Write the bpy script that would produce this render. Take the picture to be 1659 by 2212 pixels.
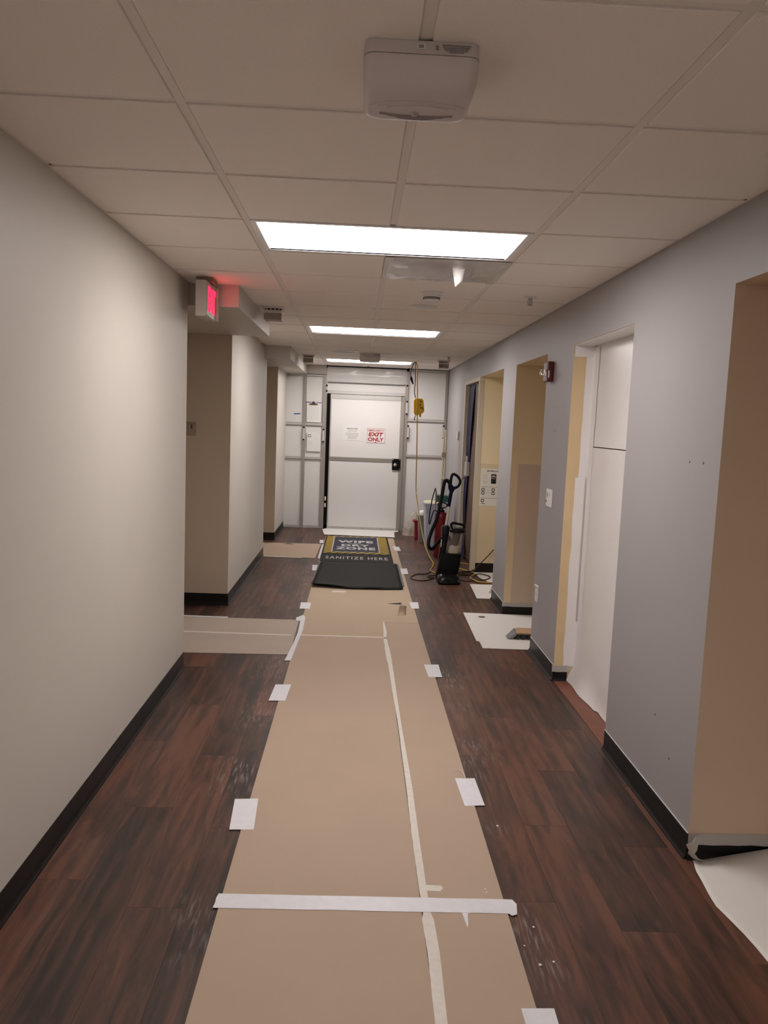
import bpy, bmesh, math, random
from mathutils import Vector, Matrix, noise

random.seed(7)
for o in list(bpy.data.objects):
    bpy.data.objects.remove(o, do_unlink=True)
scene = bpy.context.scene
COL = scene.collection

# ------------------------------------------------------------------ camera
F_PX, YAW, PITCH, ROLL = 1726.3, 0.0362, -0.1112, 0.0399
CAM = (-0.1145, 0.0, 1.6286)
fw = Vector((math.sin(YAW) * math.cos(PITCH), math.cos(YAW) * math.cos(PITCH), math.sin(PITCH)))
rt = Vector((math.cos(YAW), -math.sin(YAW), 0))
up = rt.cross(fw)
rt, up = rt * math.cos(ROLL) + up * math.sin(ROLL), up * math.cos(ROLL) - rt * math.sin(ROLL)
cam_data = bpy.data.cameras.new('camera')
cam_data.sensor_fit = 'HORIZONTAL'
cam_data.sensor_width = 36.0
cam_data.lens = 36.0 * F_PX / 1659.0
cam_data.clip_start = 0.05
camera = bpy.data.objects.new('camera', cam_data)
M = Matrix((rt, up, -fw)).transposed().to_4x4()
M.translation = CAM
camera.matrix_world = M
COL.objects.link(camera)
scene.camera = camera

# ------------------------------------------------------------------ world, exposure
world = bpy.data.worlds.new('world')
scene.world = world
world.use_nodes = True
world.node_tree.nodes['Background'].inputs[0].default_value = (0.5, 0.48, 0.45, 1)
world.node_tree.nodes['Background'].inputs[1].default_value = 0.0
scene.view_settings.view_transform = 'Standard'
scene.view_settings.look = 'None'
scene.view_settings.gamma = 1.0
scene.view_settings.use_curve_mapping = False
scene.view_settings.exposure = 0.0
LIGHT_POWER = 17.5                     # radiance of the troffer lenses
LIGHT_COLOR = (1.0, 0.935, 0.895)

# ------------------------------------------------------------------ dimensions (metres)
XL, XR, YE, H = -1.195, 1.213, 12.05, 2.44
S, Y0 = 0.6096, 1.602                 # ceiling module and its phase
YB = -4.0                             # end of the corridor behind the camera

# ------------------------------------------------------------------ materials
MATS = {}
def mat(name, color, rough=0.6, metal=0.0, bump=None, vary=None, spec=0.5, emit=None, coat=0.0, transmission=0.0, ior=1.45):
    """bump = (scale, strength[, stretch]); vary = (scale, amount)"""
    if name in MATS:
        return MATS[name]
    m = bpy.data.materials.new(name); m.use_nodes = True
    nt = m.node_tree; n = nt.nodes; l = nt.links
    b = n['Principled BSDF']
    c = (color[0], color[1], color[2], 1)
    b.inputs['Base Color'].default_value = c
    b.inputs['Roughness'].default_value = rough
    b.inputs['Metallic'].default_value = metal
    b.inputs['Specular IOR Level'].default_value = spec
    b.inputs['Coat Weight'].default_value = coat
    b.inputs['Transmission Weight'].default_value = transmission
    b.inputs['IOR'].default_value = ior
    if emit:
        b.inputs['Emission Color'].default_value = (*emit[0], 1)
        b.inputs['Emission Strength'].default_value = emit[1]
    geo = None
    def pos():
        nonlocal geo
        if geo is None: geo = n.new('ShaderNodeNewGeometry')
        return geo.outputs['Position']
    if vary:
        t = n.new('ShaderNodeTexNoise'); t.inputs['Scale'].default_value = vary[0]; t.inputs['Detail'].default_value = 4
        l.new(pos(), t.inputs['Vector'])
        mr = n.new('ShaderNodeMapRange'); mr.inputs['From Min'].default_value = .3; mr.inputs['From Max'].default_value = .7
        mr.inputs['To Min'].default_value = 1 - vary[1]; mr.inputs['To Max'].default_value = 1 + vary[1]
        l.new(t.outputs['Fac'], mr.inputs['Value'])
        vm = n.new('ShaderNodeVectorMath'); vm.operation = 'SCALE'; vm.inputs[0].default_value = color[:3]
        l.new(mr.outputs[0], vm.inputs['Scale']); l.new(vm.outputs[0], b.inputs['Base Color'])
    if bump:
        t = n.new('ShaderNodeTexNoise'); t.inputs['Scale'].default_value = bump[0]; t.inputs['Detail'].default_value = 3
        l.new(pos(), t.inputs['Vector'])
        bp = n.new('ShaderNodeBump'); bp.inputs['Strength'].default_value = bump[1]; bp.inputs['Distance'].default_value = 0.004
        l.new(t.outputs['Fac'], bp.inputs['Height']); l.new(bp.outputs[0], b.inputs['Normal'])
    MATS[name] = m
    return m

def film_mat(name, color, opacity, rough=0.15):
    m = bpy.data.materials.new(name); m.use_nodes = True
    nt = m.node_tree; n = nt.nodes; l = nt.links
    b = n['Principled BSDF']; out = n['Material Output']
    b.inputs['Base Color'].default_value = (*color, 1); b.inputs['Roughness'].default_value = rough
    tr = n.new('ShaderNodeBsdfTransparent'); mx = n.new('ShaderNodeMixShader'); mx.inputs[0].default_value = opacity
    l.new(tr.outputs[0], mx.inputs[1]); l.new(b.outputs[0], mx.inputs[2]); l.new(mx.outputs[0], out.inputs[0])
    MATS[name] = m
    return m

def node_math(nt, op, a, b=None):
    x = nt.nodes.new('ShaderNodeMath'); x.operation = op
    for i, v in enumerate((a, b)):
        if v is None: continue
        if isinstance(v, (int, float)): x.inputs[i].default_value = v
        else: nt.links.new(v, x.inputs[i])
    return x.outputs[0]

def two_tone(name, a, b, xmin, zmax, rough=.55):
    """old paint: colour b below zmax and beyond xmin, colour a elsewhere (edge of a masked-off paint field)"""
    m = mat(name, a, rough, bump=(180, .06))
    nt = m.node_tree; n = nt.nodes; l = nt.links
    g = n.new('ShaderNodeNewGeometry'); sx = n.new('ShaderNodeSeparateXYZ'); l.new(g.outputs['Position'], sx.inputs[0])
    k = node_math(nt, 'MULTIPLY', node_math(nt, 'GREATER_THAN', sx.outputs[0], xmin), node_math(nt, 'LESS_THAN', sx.outputs[2], zmax))
    mx = n.new('ShaderNodeMix'); mx.data_type = 'RGBA'
    l.new(k, mx.inputs['Factor']); mx.inputs['A'].default_value = (*a, 1); mx.inputs['B'].default_value = (*b, 1)
    l.new(mx.outputs['Result'], n['Principled BSDF'].inputs['Base Color'])
    return m

m_wall_left = mat('wall_paint_greige', (.645, .605, .548), .5, bump=(220, .05), vary=(1.5, .02))
m_wall_right = mat('wall_paint_grey', (.37, .355, .365), .5, bump=(220, .05), vary=(1.5, .02))
m_alcove = mat('alcove_paint_tan', (.56, .47, .37), .55, bump=(220, .05))
m_soffit = mat('soffit_paint', (.56, .52, .47), .55, bump=(220, .05))
m_jamb_tan = mat('jamb_paint_tan', (.64, .48, .35), .55, bump=(220, .05), vary=(2, .03))
m_jamb_cream = mat('jamb_paint_cream', (.72, .55, .33), .55, bump=(220, .05), vary=(4, .05))
m_o3 = two_tone('alcove_old_and_new_paint', (.70, .57, .37), (.55, .44, .345), 1.276, 1.322)
m_o4 = two_tone('yellow_old_paint', (.86, .73, .49), (.74, .61, .40), 1.205, 1.22)
m_dark = mat('dark_void', (.02, .02, .02), .8)
m_tile = mat('ceiling_tile_white', (.91, .85, .79), .9, bump=(420, .25), vary=(300, .04))
m_tee = mat('ceiling_grid_white', (.82, .76, .70), .5)
m_deck = mat('ceiling_deck', (.3, .28, .26), .9)
m_base = mat('vinyl_base_black', (.009, .008, .008), .38, spec=.25)
m_white = mat('white_plastic', (.72, .70, .68), .4)
m_white_gloss = mat('white_enamel', (.86, .855, .86), .3)
m_grey_plastic = mat('pale_grey_plastic', (.62, .57, .56), .4)
m_grey_slot = mat('grey_slot', (.16, .14, .13), .6)
m_cardboard = mat('ram_board', (.47, .355, .27), .75, bump=(60, .06), vary=(2.2, .025))
m_cardboard2 = mat('ram_board_yellowish', (.49, .378, .275), .75, bump=(60, .06), vary=(2.2, .025))
m_cardboard3 = mat('ram_board_grey_side', (.46, .38, .32), .75, bump=(60, .06), vary=(4, .04))
m_tape = mat('white_duct_tape', (.78, .78, .83), .35, vary=(30, .03))
m_tape_thin = mat('masking_tape_cream', (.72, .67, .61), .55, vary=(40, .05))
m_film = film_mat('clear_film', (.90, .88, .88), .45, .1)
m_film_soft = film_mat('translucent_tape', (.74, .70, .65), .6, .3)
m_sheet = mat('white_poly_sheet', (.85, .83, .835), .38, bump=(9, .12), vary=(3, .02))
m_panel = mat('containment_panel_white', (.77, .755, .75), .32)
m_alu = mat('aluminium_frame', (.42, .39, .36), .42, metal=.35)
m_alu_light = mat('aluminium_bright', (.62, .60, .58), .35, metal=.25)
m_black = mat('black_plastic', (.004, .004, .005), .3, spec=.22)
m_black_matte = mat('black_matte', (.004, .004, .004), .5, spec=.10)
m_chrome = mat('chrome', (.7, .68, .66), .18, metal=1.0)
m_paper = mat('white_paper', (.78, .76, .74), .7, bump=(12, .03))
m_paper_sign = mat('sign_paper', (.80, .79, .78), .5)
m_ink = mat('ink_black', (.03, .03, .03), .6)
m_ink_grey = mat('ink_grey', (.36, .35, .35), .6)
m_red_ink = mat('ink_red', (.42, .015, .025), .5)
m_red = mat('red_enamel', (.14, .005, .008), .32)
m_red_dark = mat('red_housing', (.10, .008, .010), .35)
m_red_plastic = mat('red_plastic', (.32, .012, .02), .35)
m_clear = mat('clear_lens', (.9, .9, .9), .08, transmission=.9)
m_mat_black = mat('rubber_mat_black', (.011, .0105, .010), .7, bump=(160, .3), spec=.25)
m_mat_navy = mat('mat_navy', (.035, .035, .06), .8, bump=(300, .2))
m_mat_white = mat('mat_white_print', (.56, .54, .54), .8)
m_yellow = mat('yellow_plastic', (.90, .52, .015), .4)
m_cord_yellow = mat('cord_yellow', (.50, .33, .06), .5)
m_cord_brown = mat('cord_brown', (.045, .022, .012), .5)
m_wood_door = mat('brown_door', (.12, .055, .028), .45, vary=(6, .25))
m_blue = mat('blue_film', (.007, .006, .075), .5, bump=(14, .2), spec=.12)
m_blue_tape = mat('blue_tape', (.03, .12, .42), .6)
m_navy = mat('navy_plastic', (.004, .0055, .017), .4, spec=.15)
m_silver = mat('silver_tube', (.62, .60, .58), .28, metal=.6)
m_hose = mat('hose_black', (.004, .004, .005), .42, spec=.15)
m_bin_clear = film_mat('smoky_clear_bin', (.22, .18, .15), .28, .12)
m_dust = mat('grey_dust', (.46, .38, .31), .95, bump=(60, .5))
m_filter = mat('filter_grey', (.06, .055, .05), .5)
m_tall_bin = mat('pale_blue_white_plastic', (.52, .54, .68), .35)
m_lid_cream = mat('cream_liner', (.72, .66, .42), .6)
m_can = mat('grey_can', (.26, .24, .22), .4, metal=.2)
m_teal = mat('teal_box', (.02, .10, .09), .55, vary=(25, .4))
m_wood = mat('pale_wood', (.52, .34, .22), .6, vary=(18, .12))
m_bristle = mat('bristle_grey', (.24, .24, .26), .7, bump=(300, .5))
m_underlay = mat('reddish_underlay', (.20, .075, .05), .6, vary=(8, .06))
m_frame_cream = mat('door_frame_cream', (.62, .55, .42), .4)
m_brass = mat('brass', (.35, .24, .09), .35, metal=.8)

def emission_mat(name, color, strength):
    m = bpy.data.materials.new(name); m.use_nodes = True
    nt = m.node_tree; nt.nodes.remove(nt.nodes['Principled BSDF'])
    e = nt.nodes.new('ShaderNodeEmission'); e.inputs[0].default_value = (*color, 1); e.inputs[1].default_value = strength
    nt.links.new(e.outputs[0], nt.nodes['Material Output'].inputs[0])
    return m
m_lens = emission_mat('troffer_lens_light', LIGHT_COLOR, LIGHT_POWER)
m_lens_weak = emission_mat('troffer_lens_light_dimmed', LIGHT_COLOR, LIGHT_POWER*.8)  # output lowered to balance brightness near the viewpoint
m_exit = emission_mat('exit_letter_red', (1.0, .012, .045), 4.5)

def plank_material():
    m = bpy.data.materials.new('vinyl_plank_dark_walnut'); m.use_nodes = True
    nt = m.node_tree; n = nt.nodes; l = nt.links; b = n['Principled BSDF']
    oi = n.new('ShaderNodeObjectInfo'); g = n.new('ShaderNodeNewGeometry')
    off = n.new('ShaderNodeVectorMath'); off.operation = 'MULTIPLY_ADD'
    l.new(oi.outputs['Random'], off.inputs[0]); off.inputs[1].default_value = (37, 91, 13); l.new(g.outputs['Position'], off.inputs[2])
    st = n.new('ShaderNodeVectorMath'); st.operation = 'MULTIPLY'; l.new(off.outputs[0], st.inputs[0]); st.inputs[1].default_value = (9, 1.1, 1)
    gr = n.new('ShaderNodeTexNoise'); gr.inputs['Scale'].default_value = 2.2; gr.inputs['Detail'].default_value = 7; gr.inputs['Roughness'].default_value = .62; gr.inputs['Distortion'].default_value = 1.1
    l.new(st.outputs[0], gr.inputs['Vector'])
    st2 = n.new('ShaderNodeVectorMath'); st2.operation = 'MULTIPLY'; l.new(off.outputs[0], st2.inputs[0]); st2.inputs[1].default_value = (1.2, .35, 1)
    bl = n.new('ShaderNodeTexNoise'); bl.inputs['Scale'].default_value = 2.6; bl.inputs['Detail'].default_value = 3
    l.new(st2.outputs[0], bl.inputs['Vector'])
    ramp = n.new('ShaderNodeValToRGB'); e = ramp.color_ramp.elements
    e[0].position = .30; e[0].color = (.018, .0085, .0066, 1); e[1].position = .72; e[1].color = (.135, .052, .030, 1)
    x = ramp.color_ramp.elements.new(.5); x.color = (.062, .025, .016, 1)
    wv = n.new('ShaderNodeTexWave'); wv.wave_type = 'BANDS'; wv.bands_direction = 'X'; wv.inputs['Scale'].default_value = .55
    wv.inputs['Distortion'].default_value = 9.0; wv.inputs['Detail'].default_value = 3.0; wv.inputs['Detail Scale'].default_value = .8
    l.new(st.outputs[0], wv.inputs['Vector'])
    def term(o, k): return node_math(nt, 'MULTIPLY', node_math(nt, 'SUBTRACT', o, .5), k)
    f = node_math(nt, 'ADD', term(gr.outputs['Fac'], .95), term(bl.outputs['Fac'], .80))
    f = node_math(nt, 'ADD', f, node_math(nt, 'ADD', term(oi.outputs['Random'], .15), term(wv.outputs['Fac'], .10)))
    f = node_math(nt, 'ADD', f, .525)
    l.new(f, ramp.inputs['Fac'])
    # plaster dust scuffed along the edges of the board runner
    sx = n.new('ShaderNodeSeparateXYZ'); l.new(g.outputs['Position'], sx.inputs[0])
    d1 = node_math(nt, 'ABSOLUTE', node_math(nt, 'SUBTRACT', node_math(nt, 'ABSOLUTE', node_math(nt, 'ADD', sx.outputs[0], .035)), .56))
    near = node_math(nt, 'MAXIMUM', node_math(nt, 'SUBTRACT', 1.0, node_math(nt, 'MULTIPLY', d1, 6.0)), 0.0)
    st3 = n.new('ShaderNodeVectorMath'); st3.operation = 'MULTIPLY'; l.new(g.outputs['Position'], st3.inputs[0]); st3.inputs[1].default_value = (60, 6, 1)
    dn = n.new('ShaderNodeTexNoise'); dn.inputs['Scale'].default_value = 1.6; dn.inputs['Detail'].default_value = 5; l.new(st3.outputs[0], dn.inputs['Vector'])
    pn = n.new('ShaderNodeTexNoise'); pn.inputs['Scale'].default_value = 2.3; l.new(g.outputs['Position'], pn.inputs['Vector'])
    dm = n.new('ShaderNodeMapRange'); dm.inputs['From Min'].default_value = .50; dm.inputs['From Max'].default_value = .68; l.new(dn.outputs['Fac'], dm.inputs['Value'])
    pm = n.new('ShaderNodeMapRange'); pm.inputs['From Min'].default_value = .47; pm.inputs['From Max'].default_value = .62; l.new(pn.outputs['Fac'], pm.inputs['Value'])
    dust = node_math(nt, 'MULTIPLY', node_math(nt, 'MULTIPLY', near, dm.outputs[0]), node_math(nt, 'MULTIPLY', pm.outputs[0], .75))
    # thin even film of plaster haze
    hz = n.new('ShaderNodeTexNoise'); hz.inputs['Scale'].default_value = 1.3; hz.inputs['Detail'].default_value = 4; l.new(g.outputs['Position'], hz.inputs['Vector'])
    hm = n.new('ShaderNodeMapRange'); hm.inputs['From Min'].default_value = .35; hm.inputs['From Max'].default_value = .75; hm.inputs['To Max'].default_value = .07; l.new(hz.outputs['Fac'], hm.inputs['Value'])
    dust = node_math(nt, 'MINIMUM', node_math(nt, 'ADD', dust, hm.outputs[0]), 1.0)
    mx = n.new('ShaderNodeMix'); mx.data_type = 'RGBA'; l.new(dust, mx.inputs['Factor']); l.new(ramp.outputs[0], mx.inputs['A']); mx.inputs['B'].default_value = (.30, .25, .235, 1)
    l.new(mx.outputs['Result'], b.inputs['Base Color'])
    b.inputs['Roughness'].default_value = .42
    b.inputs['Specular IOR Level'].default_value = .45
    bp = n.new('ShaderNodeBump'); bp.inputs['Strength'].default_value = .12; bp.inputs['Distance'].default_value = .002
    l.new(gr.outputs['Fac'], bp.inputs['Height']); l.new(bp.outputs[0], b.inputs['Normal'])
    return m
m_plank = plank_material()

def stripe_material():
    m = bpy.data.materials.new('hazard_stripe_print'); m.use_nodes = True
    nt = m.node_tree; n = nt.nodes; l = nt.links
    g = n.new('ShaderNodeNewGeometry'); sx = n.new('ShaderNodeSeparateXYZ'); l.new(g.outputs['Position'], sx.inputs[0])
    v = node_math(nt, 'SUBTRACT', node_math(nt, 'MULTIPLY', sx.outputs[1], 8.3), node_math(nt, 'MULTIPLY', sx.outputs[0], 9.5))
    k = node_math(nt, 'GREATER_THAN', node_math(nt, 'FRACT', v), .5)
    mx = n.new('ShaderNodeMix'); mx.data_type = 'RGBA'; l.new(k, mx.inputs['Factor'])
    mx.inputs['A'].default_value = (.02, .02, .02, 1); mx.inputs['B'].default_value = (.58, .42, .03, 1)
    l.new(mx.outputs['Result'], n['Principled BSDF'].inputs['Base Color']); n['Principled BSDF'].inputs['Roughness'].default_value = .8
    return m
m_stripe = stripe_material()

# ------------------------------------------------------------------ mesh building
WLOC = {}                               # world location of each object's origin (no rotations are used)
def wloc(o): return WLOC[o.name]

def thing(name, label, cat, loc=(0, 0, 0), group=None, kind=None):
    o = bpy.data.objects.new(name, None); COL.objects.link(o)
    o.empty_display_size = .05
    o.location = loc; WLOC[o.name] = Vector(loc)
    o['label'] = label; o['category'] = cat
    if group: o['group'] = group
    if kind: o['kind'] = kind
    return o

def tag(o, label, cat, group=None, kind=None):
    o['label'] = label; o['category'] = cat
    if group: o['group'] = group
    if kind: o['kind'] = kind
    return o

def rrect(wx, wy, r, n=4):
    r = min(r, wx / 2 - 1e-4, wy / 2 - 1e-4)
    pts = []
    for cx, cy, a0 in ((wx/2-r, wy/2-r, 0), (-wx/2+r, wy/2-r, 90), (-wx/2+r, -wy/2+r, 180), (wx/2-r, -wy/2+r, 270)):
        for k in range(n + 1):
            a = math.radians(a0 + 90 * k / n); pts.append((cx + r * math.cos(a), cy + r * math.sin(a)))
    return pts

class MB:
    def __init__(self):
        self.v = []; self.f = []; self.m = []
    def quad(self, a, b, c, d, mi=0):
        i = len(self.v); self.v += [Vector(a), Vector(b), Vector(c), Vector(d)]; self.f.append((i, i+1, i+2, i+3)); self.m.append(mi)
    def box(self, x0, x1, y0, y1, z0, z1, mi=0, faces=None):
        """faces: {'-x': material index, ...} overrides"""
        fm = faces or {}
        i = len(self.v)
        self.v += [Vector(p) for p in ((x0,y0,z0),(x1,y0,z0),(x1,y1,z0),(x0,y1,z0),(x0,y0,z1),(x1,y0,z1),(x1,y1,z1),(x0,y1,z1))]
        for key, f in (('-z',(0,3,2,1)),('+z',(4,5,6,7)),('-y',(0,1,5,4)),('+x',(1,2,6,5)),('+y',(2,3,7,6)),('-x',(3,0,4,7))):
            self.f.append(tuple(i+k for k in f)); self.m.append(fm.get(key, mi))
        return self
    def rings(self, rings, closed=True, caps=True, mi=0, loop=False):
        base = len(self.v); n = len(rings[0])
        for r in rings: self.v += [Vector(p) for p in r]
        R = len(rings)
        for a in range(R if loop else R - 1):
            b = (a + 1) % R
            for k in range(n if closed else n - 1):
                k2 = (k + 1) % n
                self.f.append((base+a*n+k, base+a*n+k2, base+b*n+k2, base+b*n+k)); self.m.append(mi)
        if caps and not loop:
            self.f.append(tuple(base + k for k in range(n))[::-1]); self.m.append(mi)
            self.f.append(tuple(base + (R-1)*n + k for k in range(n))); self.m.append(mi)
        return self
    def loft(self, secs, n=4, mi=0, caps=True):
        """secs: (cx, cy, z, wx, wy, r)"""
        self.rings([[(cx+x, cy+y, z) for x, y in rrect(wx, wy, r, n)] for cx, cy, z, wx, wy, r in secs], mi=mi, caps=caps); return self
    def lathe(self, c, prof, n=20, axis='z', mi=0, caps=True):
        rs = []
        for r, h in prof:
            ring = []
            for k in range(n):
                a = 2*math.pi*k/n; u, w = r*math.cos(a), r*math.sin(a)
                p = (u, w, h) if axis == 'z' else ((h, u, w) if axis == 'x' else (w, h, u))
                ring.append((c[0]+p[0], c[1]+p[1], c[2]+p[2]))
            rs.append(ring)
        self.rings(rs, mi=mi, caps=caps); return self
    def prism(self, poly, axis, a, b, mi=0):
        def P(u, w, t): return {'x': (t, u, w), 'y': (u, t, w), 'z': (u, w, t)}[axis]
        self.rings([[P(u, w, a) for u, w in poly], [P(u, w, b) for u, w in poly]], mi=mi); return self
    def tube(self, path, r, n=8, smooth=True, closed=False, sub=6, mi=0):
        P = [Vector(p) for p in path]
        rad = r if isinstance(r, (list, tuple)) else [r]*len(P)
        if smooth and len(P) > 2:
            Q = []; RR = []
            N = len(P); rng = N if closed else N-1
            for i in range(rng):
                p0 = P[(i-1) % N] if (closed or i > 0) else P[0]*2-P[1]
                p1, p2 = P[i], P[(i+1) % N]
                p3 = P[(i+2) % N] if (closed or i+2 < N) else P[-1]*2-P[-2]
                for s in range(sub):
                    t = s/sub
                    Q.append(.5*((2*p1)+(-p0+p2)*t+(2*p0-5*p1+4*p2-p3)*t*t+(-p0+3*p1-3*p2+p3)*t**3))
                    RR.append(rad[i]*(1-t)+rad[(i+1) % N]*t)
            if not closed: Q.append(P[-1]); RR.append(rad[-1])
            P, rad = Q, RR
        N = len(P); rings = []; prev = None
        for i in range(N):
            d = (P[(i+1) % N]-P[i-1]) if (closed or 0 < i < N-1) else (P[1]-P[0] if i == 0 else P[-1]-P[-2])
            if d.length < 1e-9: d = Vector((0, 0, 1))
            d.normalize()
            if prev is None:
                a = Vector((0, 0, 1)) if abs(d.z) < .9 else Vector((1, 0, 0)); u = d.cross(a).normalized()
            else:
                u = (prev - d*prev.dot(d)).normalized()
            prev = u; w = d.cross(u)
            rings.append([P[i]+(u*math.cos(2*math.pi*k/n)+w*math.sin(2*math.pi*k/n))*rad[i] for k in range(n)])
        self.rings(rings, loop=closed, mi=mi); return self
    def build(self, name, mats, parent=None, bevel=0, smooth=False, seg=2, origin=None, recalc=True):
        mats = mats if isinstance(mats, (list, tuple)) else [mats]
        if parent is not None: org = wloc(parent)
        elif origin is not None: org = Vector(origin)
        else:
            xs = [v.x for v in self.v]; ys = [v.y for v in self.v]; zs = [v.z for v in self.v]
            org = Vector(((min(xs)+max(xs))/2, (min(ys)+max(ys))/2, min(zs)))
        me = bpy.data.meshes.new(name)
        me.from_pydata([tuple(v-org) for v in self.v], [], self.f)
        for m in mats: me.materials.append(m)
        for p, k in zip(me.polygons, self.m): p.material_index = k
        if recalc or bevel:
            bm = bmesh.new(); bm.from_mesh(me)
            if recalc: bmesh.ops.recalc_face_normals(bm, faces=bm.faces)
            if bevel:
                ed = [e for e in bm.edges if len(e.link_faces) == 2 and e.calc_face_angle(0) > .5]
                bmesh.ops.bevel(bm, geom=ed, offset=bevel, segments=seg, affect='EDGES', profile=.5, clamp_overlap=True)
            bm.to_mesh(me); bm.free()
        if smooth:
            for p in me.polygons: p.use_smooth = True
            try: me.set_sharp_from_angle(angle=math.radians(42))
            except Exception: pass
        me.update()
        o = bpy.data.objects.new(name, me); COL.objects.link(o)
        if parent is not None:
            o.parent = parent; WLOC[o.name] = org.copy()
        else:
            o.location = org; WLOC[o.name] = org.copy()
        return o

def share(src, name, parent, loc):
    """another object with the same mesh data, at world position loc"""
    o = bpy.data.objects.new(name, src); COL.objects.link(o)
    o.parent = parent; o.location = Vector(loc) - wloc(parent); WLOC[o.name] = Vector(loc)
    return o

def copy_tree(root, loc, label):
    c = root.copy(); COL.objects.link(c); c.location = loc; c['label'] = label; WLOC[c.name] = Vector(loc)
    for ch in list(root.children):
        a = ch.copy(); COL.objects.link(a); a.parent = c
        for g in list(ch.children):
            b = g.copy(); COL.objects.link(b); b.parent = a
    return c

def text(name, body, material, parent, o, u, v, w, h, depth=.0006, bold=0.0, spacing=1.0):
    """flat lettering filling the rectangle with corner o, width w along u and height h along v"""
    cu = bpy.data.curves.new(name, 'FONT'); cu.body = body; cu.size = 1; cu.offset = bold; cu.space_character = spacing; cu.resolution_u = 3
    t = bpy.data.objects.new(name, cu); COL.objects.link(t)
    bpy.context.view_layer.update()
    me = bpy.data.meshes.new_from_object(t.evaluated_get(bpy.context.evaluated_depsgraph_get()))
    bpy.data.objects.remove(t, do_unlink=True); bpy.data.curves.remove(cu)
    xs = [q.co.x for q in me.vertices]; ys = [q.co.y for q in me.vertices]
    x0, x1, y0, y1 = min(xs), max(xs), min(ys), max(ys)
    o, u, v = Vector(o), Vector(u), Vector(v); nrm = u.cross(v)
    org = wloc(parent)
    for q in me.vertices:
        q.co = o + u*((q.co.x-x0)/(x1-x0)*w) + v*((q.co.y-y0)/(y1-y0)*h) + nrm*depth - org
    me.materials.clear(); me.materials.append(material); me.name = name
    ob = bpy.data.objects.new(name, me); COL.objects.link(ob); ob.parent = parent; WLOC[ob.name] = org.copy()
    return ob

def sheet(name, poly, z, t, material, parent=None, **k):
    return MB().prism(poly, 'z', z, z+t).build(name, material, parent, **k)

# ================================================================== STRUCTURE
# ---- walls
D = .75
wall_mats = [m_wall_right, m_jamb_tan, m_jamb_cream, m_o3, m_o4, m_alcove, m_frame_cream]
b = MB()
O1, O2, O3, O4, DR = (1.35, 2.885), (3.93, 5.025), (5.725, 6.85), (7.45, 8.85), (8.90, 10.03)
HT = 2.47
b.box(XR, XR+D, YB, O1[0], 0, HT)
b.box(XR, XR+D, O1[1], O2[0], 0, HT, faces={'-y': 1, '+y': 2})
b.box(XR, XR+D, O2[1], O3[0], 0, HT, faces={'-y': 2, '+y': 3})
b.box(XR, XR+D, O3[1], O4[0], 0, HT, faces={'-y': 3, '+y': 4})
b.box(XR, XR+D, O4[1], DR[0], 0, 2.17, faces={'-y': 4, '-x': 6}); b.box(XR, XR+D, O4[1], DR[0], 2.17, HT)
b.box(XR, XR+D, DR[1], YE+.3, 0, HT, faces={'-y': 6})
for (a, c), mi, top in ((O1, 1, 2.172), (O2, 2, 2.158), (O3, 3, 2.16), (O4, 4, 2.17), (DR, 6, 2.13)):
    b.box(XR, XR+D, a, c, top, HT, faces={'-z': mi})
b.box(XR+D, XR+D+.1, YB, YE+.3, 0, HT, mi=5)
wall_right = tag(b.build('wall_right', wall_mats), 'grey painted corridor wall on the right with several doorway openings', 'wall', kind='structure')
b = MB()
L1, L2 = (5.09, 6.85), (9.43, 10.70)
b.box(XL-.9, XL, YB, L1[0], 0, HT, faces={'+y': 1})
b.box(XL-.9, XL, L1[1], L2[0], 0, HT, faces={'-y': 1, '+y': 1})
b.box(XL-.9, XL, L2[1], YE+.3, 0, HT, faces={'-y': 1})
b.box(XL-1.0, XL-.9, YB, YE+.3, 0, HT, mi=1)
wall_left = tag(b.build('wall_left', [m_wall_left, m_alcove]), 'off-white painted corridor wall on the left with two alcoves', 'wall', kind='structure')
wall_back = tag(MB().box(XL-1, XR+D+.1, YB-.1, YB, 0, HT).build('wall_back', m_wall_left), 'plain painted wall closing the corridor behind the viewpoint', 'wall', kind='structure')
# small marks on the right wall
for (y, z) in ((3.154, 1.521), (3.027, 1.523), (3.30, .42), (3.12, .30), (5.42, 1.62), (5.36, 1.62)):
    MB().lathe((XR, y, z), [(.0055, -.0012), (.0045, .002)], 8, 'x').build('screw_hole', m_grey_slot, wall_right)
# a patch of poured-in cream panel: the boarded opening in the right wall is built further down

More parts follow.
